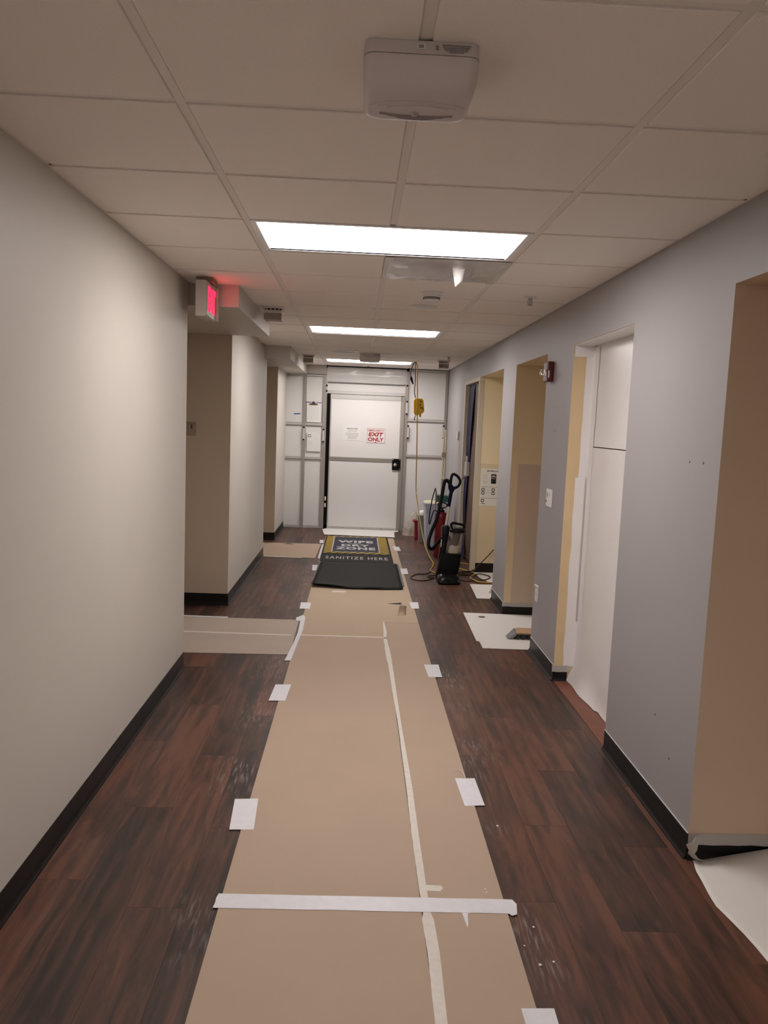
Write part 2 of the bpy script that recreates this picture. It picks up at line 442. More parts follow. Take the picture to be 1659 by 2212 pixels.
# ---- floor
floor = MB().box(XL-1, XR+D+.1, YB, YE+.3, -.06, -.0042).build('floor', mat('floor_slab', (.012, .008, .007), .8), origin=(0, 0, -.06))
tag(floor, 'dark walnut vinyl plank floor running the length of the corridor', 'floor', kind='structure')
PW, PL = .1815, 1.2195
plank_full = None
rows = [(XL-.9 + i*PW) for i in range(int((XR+D-XL+.9)/PW)+1)]
def plank(x0, x1, y0, y1):
    global plank_full
    g = .0002
    full = abs(x1-x0-PW) < 1e-6 and abs(y1-y0-PL) < 1e-6
    if full and plank_full:
        return share(plank_full, 'floor_plank', floor, ((x0+x1)/2, (y0+y1)/2, 0))
    w, h = (x1-x0)/2-g, (y1-y0)/2-g
    if w < .004 or h < .004: return
    bb = MB(); c = .0003
    bb.rings([[(-w, -h, -.004), (w, -h, -.004), (w, h, -.004), (-w, h, -.004)], [(-w, -h, -c), (w, -h, -c), (w, h, -c), (-w, h, -c)], [(-w+c, -h+c, 0), (w-c, -h+c, 0), (w-c, h-c, 0), (-w+c, h-c, 0)]])
    o = bb.build('floor_plank', m_plank, floor, origin=(0, 0, 0))
    # geometry was written around the plank's own centre
    for q in o.data.vertices: q.co += wloc(floor)
    o.location = Vector(((x0+x1)/2, (y0+y1)/2, 0)) - wloc(floor)
    if full: plank_full = o.data
for r, x0 in enumerate(rows):
    x1 = x0+PW
    if x1 > XL+.002 and x0 < XR-.002: spans = [(YB, YE)]
    elif x0 < XL: spans = [L1, L2]
    else: spans = [(O1[0], O1[1]), O3, O4]
    for a, c in spans:
        off = (r*.437 % 1)*PL
        y = math.floor((a-off)/PL)*PL+off
        while y < c:
            plank(x0, x1, max(y, a), min(y+PL, c)) if (y < a or y+PL > c) else plank(x0, x1, y, y+PL)
            y += PL
# bare reddish patch in the boarded opening
sheet('threshold_patch', [(XR+.004, 5.02), (1.36, 5.02), (1.36, 3.935), (XR+.004, 3.935)], .0002, .002, m_underlay, floor)

# ---- ceiling
ceiling = MB().box(XL-1, XR+D+.1, YB, YE+.3, 2.485, 2.52).build('ceiling', m_deck, origin=(0, 0, 2.485))
tag(ceiling, 'suspended ceiling of square white tiles in a white grid', 'ceiling', kind='structure')
cols = [(XL, -S), (-S, 0), (0, S), (S, XR)]
rowsy = [Y0+i*S for i in range(-9, 18)]
LIGHT_ROWS = (3, 9, 15)
BACK_LIGHT_ROWS = (-3, -9)
TG = .0155
tile_cache = {}
def ceil_tile(x0, x1, y0, y1):
    key = (round(x1-x0, 4), round(y1-y0, 4))
    cx, cy = (x0+x1)/2, (y0+y1)/2
    if key in tile_cache: return share(tile_cache[key], 'ceiling_tile', ceiling, (cx, cy, H))
    w, h = (x1-x0)/2, (y1-y0)/2; a = TG; e = .0015
    bb = MB()
    bb.rings([[(sx*(w-.004), sy*(h-.004), .024) for sx, sy in ((-1,-1),(1,-1),(1,1),(-1,1))],
              [(sx*(w-.004), sy*(h-.004), .0062) for sx, sy in ((-1,-1),(1,-1),(1,1),(-1,1))],
              [(sx*(w-a), sy*(h-a), .0061) for sx, sy in ((-1,-1),(1,-1),(1,1),(-1,1))],
              [(sx*(w-a), sy*(h-a), e) for sx, sy in ((-1,-1),(1,-1),(1,1),(-1,1))],
              [(sx*(w-a-e), sy*(h-a-e), 0) for sx, sy in ((-1,-1),(1,-1),(1,1),(-1,1))]])
    o = bb.build('ceiling_tile', m_tile, ceiling)
    for q in o.data.vertices: q.co += wloc(ceiling)
    o.location = Vector((cx, cy, H)) - wloc(ceiling)
    tile_cache[key] = o.data
for i, y in enumerate(rowsy):
    ri = i-9
    y1 = rowsy[i+1] if i+1 < len(rowsy) else YE
    if y1-y < .03: continue
    for ci, (a, c) in enumerate(cols):
        if ri in LIGHT_ROWS+BACK_LIGHT_ROWS and ci in (1, 2): continue
        if ri == 4 and ci == 2: continue
        ceil_tile(a, c, y, y1)
cuts = [YB]
for ya in (Y0-9*S, Y0-3*S, Y0+3*S, Y0+9*S, Y0+15*S): cuts += [ya-.012, ya+S+.012]
cuts.append(YE)
tee_runs = [(-S, YB, YE), (S, YB, YE)] + [(0, cuts[i], cuts[i+1]) for i in range(0, len(cuts), 2) if cuts[i+1]-cuts[i] > .03]
for x, ya, yb in tee_runs:
    MB().box(x-.012, x+.012, ya, yb, 2.4445, 2.4460).box(x-.0015, x+.0015, ya, yb, 2.4460, 2.475).build('main_tee', m_tee, ceiling)
for y in rowsy:
    if y > YE-.02: continue
    for a, c in cols:
        MB().box(a+.012, c-.012, y-.012, y+.012, 2.4446, 2.4460).build('cross_tee', m_tee, ceiling)
for x0, x1 in ((XL, XL+.022), (XR-.022, XR)):
    MB().box(x0, x1, YB, YE, 2.4446, 2.4460).build('wall_angle', m_tee, ceiling)
# dropped soffits over the left alcoves
MB().box(XL-.9, -.885, 5.115, 6.84, 2.305, 2.4475).build('soffit', m_soffit, ceiling, bevel=.002)
MB().box(XL-.9, -.905, 9.15, YE-.01, 2.300, 2.4475).build('soffit', m_soffit, ceiling, bevel=.002)

# ---- baseboards (black cove base): profile with a curved toe
def cove(root, p, q, n):
    """strip from p to q (plan), n = direction away from the wall"""
    prof = [(.0, .0), (.016, .0), (.014, .004), (.009, .009), (.005, .016), (.0035, .026), (.0035, .098), (.0025, .1005), (0, .1005)]
    P, Q, n = Vector((*p, 0)), Vector((*q, 0)), Vector((*n, 0))
    MB().rings([[A + n*u + Vector((0, 0, w+.0004)) for u, w in prof] for A in (P, Q)]).build('cove_strip', m_base, root)
bl = thing('baseboard_left', 'black vinyl cove base along the left wall and its alcoves', 'baseboard', (XL, 5, 0), kind='structure')
cove(bl, (XL, YB), (XL, L1[0]), (1, 0)); cove(bl, (XL, L1[1]-.004), (XL, L2[0]), (1, 0)); cove(bl, (XL, L2[1]-.004), (XL, YE-.06), (1, 0))
cove(bl, (XL-.89, L1[1]), (XL+.004, L1[1]), (0, -1)); cove(bl, (XL-.89, L2[1]), (XL+.004, L2[1]), (0, -1))
br = thing('baseboard_right', 'black vinyl cove base along the right wall and its openings', 'baseboard', (XR, 5, 0), kind='structure')
cove(br, (XR, YB), (XR, O1[0]), (-1, 0)); cove(br, (XR, O1[1]-.004), (XR, O2[0]), (-1, 0)); cove(br, (XR, O2[1]-.004), (XR, O3[0]), (-1, 0))
cove(br, (XR, O3[1]-.004), (XR, O4[0]), (-1, 0)); cove(br, (XR, DR[1]+.06), (XR, YE-.06), (-1, 0))
cove(br, (XR-.004, O1[1]), (XR+D, O1[1]), (0, -1)); cove(br, (XR-.004, O2[1]), (XR+.09, O2[1]), (0, -1))
cove(br, (XR-.004, O3[1]), (XR+D, O3[1]), (0, -1)); cove(br, (XR+.01, O4[1]), (XR+D, O4[1]), (0, -1))
# thin bead of pale paint along the top edge of the base
for a, c in ((O1[1], O2[0]), (O2[1], O3[0]), (O3[1], O4[0])):
    MB().box(XR-.0042, XR, a, c, .1012, .1042).build('paint_bead', mat('pale_bead', (.62, .60, .62), .5), br)

# ---- containment wall at the far end
wf = thing('wall_far', 'white temporary containment wall of aluminium framed panels at corridor end', 'wall', (0, YE, 0), kind='structure')
def panel(x0, x1, z0, z1, y=YE+.012): return MB().box(x0, x1, y, y+.012, z0, z1).build('wall_panel', m_panel, wf)
def rail(x0, x1, z0, z1, m=m_alu_light, name='rail'):
    zc = (z0+z1)/2; h = z1-z0
    bb = MB().box(x0, x1, YE-.012, YE+.02, z0, z1)
    bb.box(x0, x1, YE-.017, YE-.012, z0+h*.12, z0+h*.36).box(x0, x1, YE-.017, YE-.012, z1-h*.36, z1-h*.12)
    o = bb.build(name, m, wf)
    for zz in (z0-.0015, z1+.0015): MB().box(x0, x1, YE-.006, YE+.0115, zz-.0018, zz+.0018).build('seal', m_grey_slot, o)
    return o
def post(x0, x1, z0, z1, m=m_alu):
    w = x1-x0
    bb = MB().box(x0, x1, YE-.014, YE+.024, z0, z1)
    bb.box(x0+w*.12, x0+w*.36, YE-.021, YE-.014, z0, z1).box(x1-w*.36, x1-w*.12, YE-.021, YE-.014, z0, z1)
    return bb.build('frame_post', m, wf)
# section A and B
for x0, x1 in ((-1.275, -.945), (-.945, -.612)):
    post(x0+.001, x0+.045, 0, 2.30)
    for z0, z1 in ((.03, 1.045), (1.068, 1.548), (1.580, 2.275)): panel(x0+.04, x1, z0, z1)
    for z0, z1 in ((0, .032), (1.042, 1.070), (1.545, 1.582), (2.272, 2.300)): rail(x0+.045, x1, z0, z1)
post(-.655, -.612, 0, 2.30)
MB().box(-.905, -.612, YE-.005, YE+.03, 2.305, 2.447).build('filler_panel', m_soffit, wf)
MB().box(XL-.06, -.612, YE-.02, YE+.03, 2.300, 2.306).build('gasket', m_black_matte, wf)
# latches (small clamps with dark bolts) on the frame posts
for x, z in ((-1.245, 1.48), (-.925, 1.42), (-.632, 1.40), (.632, 1.50), (1.165, 1.52), (.60, 1.86)):
    lt = MB().box(x-.016, x+.016, YE-.034, YE-.0205, z-.085, z+.085).build('latch', m_alu_light, wf, bevel=.003)
    for dz in (-.088, .092):
        MB().lathe((x, YE, z+dz), [(.011, -.045), (.013, -.043), (.013, -.0215)], 10, 'y').build('latch_bolt', m_black, lt)
# door header and jambs
post(-.611, -.592, 0, 2.40, m_alu_light)
post(.570, .618, 0, 2.40, m_alu)
panel(-.592, .570, 2.205, 2.42); panel(-.592, .570, 2.065, 2.19)
MB().box(-.592, .570, YE-.016, YE+.02, 2.188, 2.206).build('rail', m_grey_slot, wf)
rail(-.592, .570, 2.030, 2.068, m_alu_light)
for x, z in ((-.602, 2.145), (-.602, 2.065), (.594, 2.19)):
    MB().lathe((x, YE, z), [(.012, -.035), (.014, -.033), (.014, -.0215)], 10, 'y').build('latch_bolt', m_black, wf)
MB().box(-.615, XR, YE-.03, YE+.03, 2.436, 2.447).build('gasket', m_black_matte, wf)
# section C
for z0, z1 in ((.03, 1.135), (1.160, 1.665), (1.697, 2.405)): panel(.618, 1.168, z0, z1)
for z0, z1 in ((0, .032), (1.132, 1.162), (1.662, 1.699), (2.402, 2.430)): rail(.618, 1.168, z0, z1)
post(1.168, 1.208, 0, 2.435)
# wrinkled clear film stapled over the header
bb = MB(); nx, nz = 40, 8
g = [[(-.60+1.18*i/nx, YE-.020-.010*abs(noise.noise(Vector((i*.13, j*.5, 3.1))))-.016*math.exp(-((j-nz*.5)/1.4)**2)*(.6+.4*math.sin(i*.35)), 2.20+.225*j/nz) for i in range(nx+1)] for j in range(nz+1)]
bb.rings(g, closed=False, caps=False)
bb.build('plastic_film', m_film, wf, smooth=True)

# ---- containment door
d1 = thing('door_1', 'white containment door with aluminium edges, exit sign and black lock', 'door', (0, YE, 0), kind='structure')
yd = YE-.030
MB().box(-.530, .520, yd, yd+.026, 1.095, 1.955).build('upper_panel', m_panel, d1)
MB().box(-.530, .520, yd, yd+.026, .045, 1.035).build('lower_panel', m_panel, d1)
def dprof(x0, x1, z0, z1, horiz, name, m=m_alu_light):
    bb = MB().box(x0, x1, yd-.006, yd+.03, z0, z1)
    if horiz:
        h = z1-z0
        for k in (.15, .45, .75): bb.box(x0, x1, yd-.011, yd-.006, z0+h*k, z0+h*(k+.14))
    else:
        w = x1-x0
        for k in (.15, .45, .75): bb.box(x0+w*k, x0+w*(k+.14), yd-.011, yd-.006, z0, z1)
    return bb.build(name, m, d1)
dprof(-.540, .540, 1.955, 2.022, True, 'top_rail')
dprof(-.540, .540, 1.035, 1.095, True, 'middle_rail', m_alu)
dprof(-.540, .540, .012, .045, True, 'bottom_rail')
dprof(-.540, -.520, .045, 1.955, False, 'door_edge')
dprof(.508, .568, .012, 2.022, False, 'door_edge', m_alu)
MB().box(-.592, -.541, yd-.010, yd+.02, .055, 2.028).build('hinge_strip', m_black_matte, d1)
for z in (.46, .36): MB().box(-.585, -.562, yd-.016, yd-.009, z-.03, z+.03).build('hinge_clip', m_white, d1, bevel=.004)
lk = MB().box(.412, .540, yd-.024, yd-.0105, .926, 1.098).build('lock_plate', m_black, d1, bevel=.006)
MB().lathe((.460, yd-.0245, 1.005), [(.006, -.030), (.024, -.028), (.031, -.018), (.030, -.008), (.022, 0)], 18, 'y').build('knob', m_chrome, lk, smooth=True)
for x, z in ((.525, 1.083), (.525, .942), (.427, 1.083)):
    MB().lathe((x, yd-.0242, z), [(.004, -.003), (.006, -.002), (.006, 0)], 8, 'y').build('screw', m_chrome, lk)
for x in (-.30, 0, .28):
    MB().lathe((x, yd-.0112, .028), [(.005, -.003), (.006, 0)], 8, 'y').build('screw', m_black, d1)

# ---- brown door in the right wall with cream frame
d2 = thing('door_2', 'brown wooden door in a cream frame with blue film along its edge', 'door', (XR+.06, 9.45, 0), kind='structure')
fr = MB()
fr.box(XR-.010, XR+.045, O4[1]-.004, DR[0]+.030, .0, 2.13)
fr.build('frame_near', m_frame_cream, d2, bevel=.003)
MB().box(XR-.010, XR+.045, DR[1]-.028, DR[1]+.055, 0, 2.13).build('frame_far', m_frame_cream, d2, bevel=.003)
MB().box(XR-.010, XR+.045, O4[1]-.004, DR[1]+.055, 2.1305, 2.175).build('frame_head', m_frame_cream, d2, bevel=.003)
MB().box(XR+.047, XR+.09, DR[0]+.002, DR[1]-.002, .012, 2.128).build('door_leaf', m_wood_door, d2)
lk2 = MB().box(XR+.004, XR+.0465, 9.70, 9.86, 1.02, 1.19).build('lock_body', m_silver, d2, bevel=.006)
MB().box(XR+.012, XR+.03, 9.80, 9.83, 1.191, 1.26).build('lock_pin', m_white, lk2)
MB().tube([(XR+.03, 9.85, 1.0), (XR-.022, 9.85, .995), (XR-.030, 9.82, .99), (XR-.028, 9.74, .985)], .010, 10).build('lever', m_chrome, lk2, smooth=True)
# blue film strip hanging along the latch edge, twisted and narrowing to the floor
bb = MB(); rings = []
for k in range(41):
    t = k/40; z = 2.12-2.09*t
    w = .46-.30*t if t < .55 else max(.10, .295-.55*(t-.55))
    if t > .86: w = .10+1.9*(t-.86)
    y1 = 9.995-.03*math.sin(t*9)-.10*max(0, t-.8)
    x = XR+.040-.014*abs(math.sin(t*7))-.10*max(0, t-.88)
    rings.append([(x, y1, z), (x-.006*math.sin(k), y1-w*.33, z), (x+.003*math.cos(k*.7), y1-w*.66, z), (x-.002, y1-w, z)])
bb.rings(rings, closed=False, caps=False)
bb.build('blue_film', m_blue, d2, smooth=True)

# ---- boarded opening in the right wall: two white boards and the poly sheet over them
bo = thing('boarded_opening', 'white board and taped poly sheeting closing an opening in the grey wall', 'partition', (1.36, 4.45, 0))
MB().box(1.352, 1.364, O2[0]+.002, O2[1]-.002, 1.533, 2.157).build('upper_board', m_white_gloss, bo)
MB().box(1.350, 1.362, O2[0]+.002, O2[1]-.002, .0, 1.527).build('lower_board', m_sheet, bo)
# tape strips lapping from the far reveal onto the boards
def lap(x_edge, z0, z1, seed, name):
    bb = MB(); n = 26; rings = []
    for k in range(n+1):
        z = z0+(z1-z0)*k/n
        j = .007*noise.noise(Vector((z*6, seed, 0)))+.004*noise.noise(Vector((z*25, seed, 5)))
        rings.append([(x_edge+j, O2[1]-.0015, z), (1.335, O2[1]-.002, z), (1.346, O2[1]-.010, z), (1.349, O2[1]-.09-j*3, z)])
    bb.rings(rings, closed=False, caps=False)
    return bb.build(name, m_sheet, bo, smooth=True)
MB().box(XR+.006, 1.3495, O2[0]+.003, O2[1]-.003, 2.1545, 2.1572).build('head_tape', m_sheet, bo)
MB().box(XR+.008, 1.345, O2[1]-.0040, O2[1]-.0022, 2.085, 2.1540).build('corner_tape', m_sheet, bo)
lap(1.293, .40, 2.150, 1.0, 'edge_tape'); lap(1.272, .10, 1.33, 4.0, 'edge_tape')
# loose bottom hem of the sheet sweeping out over the threshold
bb = MB(); rings = []
for k in range(31):
    t = k/30; y = O2[1]-.004-(O2[1]-O2[0]-.01)*t
    xo = 1.298+.030*t+.006*math.sin(t*17)+(.020 if t > .52 else 0)
    rings.append([(1.3485, y, .34), (1.344, y, .20), (1.338-.004*math.sin(t*11), y, .10), (max(xo+.012, 1.305), y, .035), (xo, y, .006)])
bb.rings(rings, closed=False, caps=False)
bb.build('sheet_hem', m_sheet, bo, smooth=True)

# ================================================================== CEILING THINGS
def troffer(y0, label, on=None):
    y1 = y0+S
    t = thing('ceiling_light', label, 'ceiling light', (0, (y0+y1)/2, 2.44), 'recessed fluorescent troffers')
    x0, x1, a, c = -S+.014, S-.014, y0+.014, y1-.014
    fl = MB()
    for q in ((x0, x1, a, a+.022), (x0, x1, c-.022, c), (x0, x0+.022, a+.022, c-.022), (x1-.022, x1, a+.022, c-.022)):
        fl.box(*q, 2.4405, 2.4475)
    fl.build('frame', m_white_gloss, t)
    hz = MB()                                             # housing sides and top
    X0, X1, A, C = x0+.022, x1-.022, a+.022, c-.022
    hz.quad((X0, A, 2.441), (X1, A, 2.441), (X1, A, 2.482), (X0, A, 2.482)); hz.quad((X0, C, 2.441), (X1, C, 2.441), (X1, C, 2.482), (X0, C, 2.482))
    hz.quad((X0, A, 2.441), (X0, C, 2.441), (X0, C, 2.482), (X0, A, 2.482)); hz.quad((X1, A, 2.441), (X1, C, 2.441), (X1, C, 2.482), (X1, A, 2.482))
    hz.quad((X0, A, 2.482), (X1, A, 2.482), (X1, C, 2.482), (X0, C, 2.482))
    hz.build('housing', m_white_gloss, t, recalc=False)
    mid = (A+C)/2
    MB().box(X0+.036, X1-.036, A+.004, C-.004, 2.4500, 2.4765).build('lens', on or m_lens, t)
    for p0, p1 in ((A+.001, mid-.002), (mid+.002, C-.001)):
        for e, s in ((X0+.001, 1), (X1-.001, -1)):
            MB().rings([[(e, p0, 2.442), (e, p1, 2.442), (e, p1, 2.4765), (e, p0, 2.4765)],
                        [(e+s*.033, p0+.004, 2.470), (e+s*.033, p1-.004, 2.470), (e+s*.033, p1-.004, 2.4765), (e+s*.033, p0+.004, 2.4765)]]).build('end_reflector', m_white_gloss, t)
    for e, s in ((X0+.002, 1), (X1-.002, -1)):
        MB().box(min(e, e+s*.060), max(e, e+s*.060), mid-.0012, mid+.0012, 2.4465, 2.4498).build('divider', m_white_gloss, t)
    return t
troffer(Y0+3*S, 'large bright ceiling light nearest the viewer')
troffer(Y0+9*S, 'middle one of the three bright ceiling lights along the corridor')
troffer(Y0+15*S, 'farthest bright ceiling light, just before the white containment wall')
troffer(Y0-3*S, 'ceiling light overhead behind the viewpoint', m_lens_weak)
troffer(Y0-9*S, 'ceiling light at the back end of the corridor')

# emergency lighting units
def emergency_unit(loc, label):
    x, y = loc
    t = thing('emergency_light', label, 'emergency light', (x, y, 2.44), 'ceiling emergency light units')
    base = MB().loft([(x, y, 2.4395, .245, .250, .02), (x, y, 2.412, .250, .255, .022)], 4).build('base', m_grey_plastic, t, smooth=True)
    secs = []
    for k in range(11):
        s = k/10
        z = 2.4105-.062*math.sin(s*math.pi/2)
        w = .252-.03*s**3-.004; d = .255-.105*(1-math.cos(s*math.pi/2))
        secs.append((x, y-.012*s+.006*s, z, w, d, .025+.018*s))
    body = MB().loft(secs, 5).build('cover', m_grey_plastic, t, smooth=True)
    # raised concentric ribs on the underside, curving toward the far end
    for k, rr in enumerate((.052, .066, .079)):
        pts = [(x+rr*1.5*math.sin(a), y+.012-rr*math.cos(a)*.62, 2.3482) for a in [math.radians(-62+124*i/12) for i in range(13)]]
        MB().tube(pts, .0036, 6, sub=2).build('rib', m_grey_plastic, body, smooth=True)
    for k in range(3):
        w = .085-.020*k
        pts = [(x+w*u, y+.046+.0085*k-.010*(u*u), 2.3482) for u in [-1+.2*i for i in range(11)]]
        MB().tube(pts, .0032, 6, sub=2).build('vent_slot', mat('slot_grey', (.30, .26, .25), .5), body, smooth=True)
    MB().lathe((x-.004, y+.030, 2.3487), [(.002, -.007), (.007, -.005), (.0095, 0)], 12).build('indicator', mat('indicator_grey', (.45, .40, .38), .3), body, smooth=True)
    lab = MB().box(x-.012, x+.006, y-.1292, y-.1285, 2.421, 2.432).build('sticker', m_paper, base)
    for k in range(4): MB().box(x-.009+.003*k, x-.0075+.003*k, y-.1296, y-.1293, 2.423, 2.430).build('barcode_line', m_ink, lab)
    for k, w in enumerate((.062, .058, .05, .03)):
        MB().box(x+.072-w/2, x+.072+w/2, y-.1290, y-.1286, 2.430-.0045*k, 2.4325-.0045*k).build('print_line', mat('print_faint', (.25, .22, .23), .6), base)
    MB().box(x+.028, x+.034, y-.1290, y-.1286, 2.421, 2.430).build('print_mark', mat('print_faint', (.25, .22, .23), .6), base)
    return t
e1 = emergency_unit((-.006, 1.925), 'pale grey emergency light unit on the ceiling close overhead')
copy_tree(e1, (-.004, 9.78, 2.44), 'pale grey emergency light unit on the ceiling near the far containment wall')

# plastic covered vent next to the first troffer, and the tape flap hanging from it
cv = thing('covered_vent', 'ceiling vent panel wrapped in clear glossy plastic film beside the nearest light', 'vent', (.305, Y0+4.5*S, 2.44))
y0, y1 = Y0+4*S+.016, Y0+5*S-.016
MB().box(.016, S-.016, y0, y1, 2.4415, 2.462).build('vent_panel', mat('vent_grey', (.50, .465, .435), .35), cv)
bb = MB(); n1, n2 = 34, 26; gr = []
for j in range(n2+1):
    row = []
    for i in range(n1+1):
        u, v = i/n1, j/n2
        sag = .020*math.sin(math.pi*u)**.6*math.sin(math.pi*v)**.6
        wv = .010*noise.noise(Vector((u*5, v*2.2, 1.3)))+.006*noise.noise(Vector((u*13, v*4, 7)))+.006*math.exp(-((u-.12)/.05)**2)*math.sin(v*9)
        ed = min(1, 8*min(u, 1-u, v, 1-v))
        row.append((-.004+(S+.010)*u, Y0+4*S+.006+(S-.004)*v, 2.4395-(sag+wv*ed)))
    gr.append(row)
bb.rings(gr, closed=False, caps=False); bb.build('plastic_film', m_film, cv, smooth=True)
for (xa, xb, ya, yb) in ((-.012, .03, y0-.01, y1+.02), (.58, .622, y0-.01, y1+.03)):
    MB().box(xa, xb, ya, yb, 2.4372, 2.4382).build('tape_edge', m_film_soft, cv)
bb = MB(); rings = []
for k in range(11):
    t = k/10
    z = 2.437-.100*t; yy = 4.165+.035*t+.010*math.sin(t*3)
    xl, xr = .334+.022*t, .401-.010*t-(.024*max(0, t-.75)*4)
    lift = .016*max(0, t-.6)
    rings.append([(xl, yy+.004*math.sin(t*6), z), (xl*.66+xr*.34, yy-.005, z-.001), (xl*.34+xr*.66, yy-.003, z+lift*.6), (xr, yy+.006*t, z+lift)])
bb.rings(rings, closed=False, caps=False)
fo = bb.build('tape_flap', mat('tape_flap_white', (.82, .80, .78), .4), smooth=True)
sol = fo.modifiers.new('thickness', 'SOLIDIFY'); sol.thickness = .0006
tag(fo, 'loose white tape flap hanging down from the plastic covered vent', 'tape')

# smoke detector, flat disc, round grille
t = thing('smoke_detector', 'white smoke detector with dark slots on the ceiling past the covered vent', 'smoke detector', (.311, 5.06, 2.44))
MB().lathe((.311, 5.06, 2.44), [(.070, 0), (.072, -.006), (.066, -.014), (.058, -.016)], 28).build('base', m_white, t, smooth=True)
MB().lathe((.311, 5.06, 2.44), [(.054, -.016), (.053, -.030), (.049, -.034), (.049, -.040), (.051, -.042), (.050, -.048), (.042, -.055), (.02, -.058)], 28).build('head', m_white, t, smooth=True)
for z in (-.0325, -.0405): MB().lathe((.311, 5.06, 2.44), [(.0525, z+.0022), (.0535, z), (.0525, z-.0022)], 28, caps=False).build('slot', m_dark, t, smooth=True)
t = thing('ceiling_sensor', 'flat white round ceiling sensor behind the smoke detector', 'sensor', (.307, 5.66, 2.44))
MB().lathe((.307, 5.66, 2.44), [(.095, 0), (.095, -.004), (.086, -.010), (.05, -.014)], 32).build('disc', m_white, t, smooth=True)
MB().box(.295, .315, 5.570, 5.573, 2.4325, 2.4375).build('indicator', m_ink, t)
t = thing('ceiling_speaker', 'round white ceiling speaker grille near the far end', 'speaker', (-.318, 9.44, 2.44))
MB().lathe((-.318, 9.44, 2.44), [(.165, 0), (.167, -.005), (.156, -.011), (.150, -.010), (.148, -.007)], 36, caps=False).build('rim', m_white_gloss, t, smooth=True)
MB().lathe((-.318, 9.44, 2.44), [(.148, -.005), (.10, -.009), (.05, -.011), (.004, -.011)], 36).build('grille', mat('grille_grey', (.70, .66, .62), .6, bump=(500, .6)), t, smooth=True)

def sprinkler(x, y, z, label):
    t = thing('sprinkler', label, 'sprinkler', (x, y, z), 'pendent sprinkler heads')
    MB().lathe((x, y, z), [(.042, 0), (.041, -.003), (.022, -.008)], 20).build('escutcheon', m_white, t, smooth=True)
    MB().lathe((x, y, z), [(.014, -.008), (.014, -.018), (.008, -.020), (.006, -.040)], 14).build('body', m_alu, t, smooth=True)
    for s in (-1, 1): MB().tube([(x+s*.012, y, z-.018), (x+s*.014, y, z-.034), (x+s*.006, y, z-.048)], .0026, 6).build('frame_arm', m_alu, t, smooth=True)
    MB().lathe((x, y, z), [(.004, -.044), (.016, -.050), (.017, -.052), (.004, -.053)], 14).build('deflector', m_alu, t, smooth=True)
sprinkler(.924, 5.05, 2.44, 'sprinkler head on the ceiling nearest, beside the grey right wall')
sprinkler(.931, 9.60, 2.44, 'tiny sprinkler head on the ceiling far right near containment wall')
sprinkler(-1.245, 9.70, 2.30, 'sprinkler head under the dropped soffit of far left alcove')

def louver_box(x, y, label):
    t = thing('ceiling_louver_box', label, 'ceiling fixture', (x, y, 2.44), 'small louvered ceiling boxes')
    MB().loft([(x, y, 2.4395, .162, .162, .01), (x, y, 2.432, .160, .160, .012), (x, y, 2.426, .15, .15, .012)], 3).build('base_plate', m_grey_plastic, t, smooth=True)
    MB().box(x-.058, x+.058, y-.050, y+.058, 2.415, 2.4255).build('neck', m_dark, t)
    MB().box(x-.066, x+.066, y-.060, y+.066, 2.392, 2.414).build('upper_band', m_grey_plastic, t, bevel=.002)
    MB().box(x-.064, x+.064, y-.052, y+.064, 2.345, 2.3915).build('housing', mat('taupe_plastic', (.36, .30, .26), .5), t, bevel=.002)
    for k in range(7):
        xx = x-.054+.018*k
        MB().box(xx-.0035, xx+.0035, y-.060, y-.0525, 2.347, 2.390).build('louver', mat('taupe_plastic', (.36, .30, .26), .5), t)
    for k in range(4):
        xx = x-.045+.03*k
        MB().box(xx-.005, xx+.005, y-.054, y-.0505, 2.4145, 2.4255).build('clip', m_grey_plastic, t)
louver_box(-.768, 6.04, 'louvered ceiling box nearest, beside the first left soffit')
louver_box(-.772, 10.28, 'louvered ceiling box by the far left soffit')
louver_box(.938, 10.28, 'louvered ceiling box at far right above the bins')

# exit sign
t = thing('exit_sign', 'white exit sign with lit red letters hanging by the left wall', 'exit sign', (-1.055, 4.95, 2.20))
MB().box(-1.088, -1.026, 4.785, 5.085, 2.205, 2.412).build('housing', mat('sign_housing', (.50, .455, .39), .45), t, bevel=.006)
MB().box(-1.0258, -1.020, 4.790, 5.080, 2.210, 2.408).build('face_plate', mat('sign_face', (.46, .42, .38), .4), t, bevel=.002)
MB().box(-1.10, -1.00, 4.86, 5.00, 2.4125, 2.4395).build('canopy', mat('sign_canopy', (.24, .19, .15), .5), t, bevel=.004)  # brown shadow at the ceiling is put into the canopy colour
MB().box(-1.0199, -1.004, 5.070, 5.080, 2.210, 2.408).build('bezel', mat('sign_face', (.46, .42, .38), .4), t)  # added lip to keep the letters' red light off the soffit
text('letters', 'EXIT', m_exit, t, (-1.0198, 4.822, 2.238), (0, 1, 0), (0, 0, 1), .235, .145, .0012, bold=.035)

# ================================================================== FLOOR PROTECTION
cbL, cbS, cbR = -.518, .158, .444
def board(name, poly, m, label, z=.0006):
    return tag(sheet(name, poly, z, .0030, m), label, 'floor board', 'floor protection boards')
board('floor_board', [(cbL-.004, -2.0), (cbS-.002, -2.0), (cbS-.002, 2.55), (cbL-.004, 2.55)], m_cardboard, 'nearest tan floor board, left of the lengthwise tape')
board('floor_board', [(cbS+.002, -2.0), (cbR, -2.0), (cbR+.003, 2.55), (cbS+.002, 2.55)], m_cardboard, 'nearest narrow tan floor board, right of the lengthwise tape')
board('floor_board', [(cbL-.004, 2.554), (cbS-.002, 2.554), (cbS-.004, 5.938), (cbL, 5.938)], m_cardboard, 'long wide tan floor board in the middle, between the two cross tapes')
board('floor_board', [(cbS+.002, 2.554), (cbR+.003, 2.554), (cbR-.006, 6.40), (cbS+.0, 6.40)], m_cardboard, 'long narrow tan strip of floor board right of the lengthwise tape')
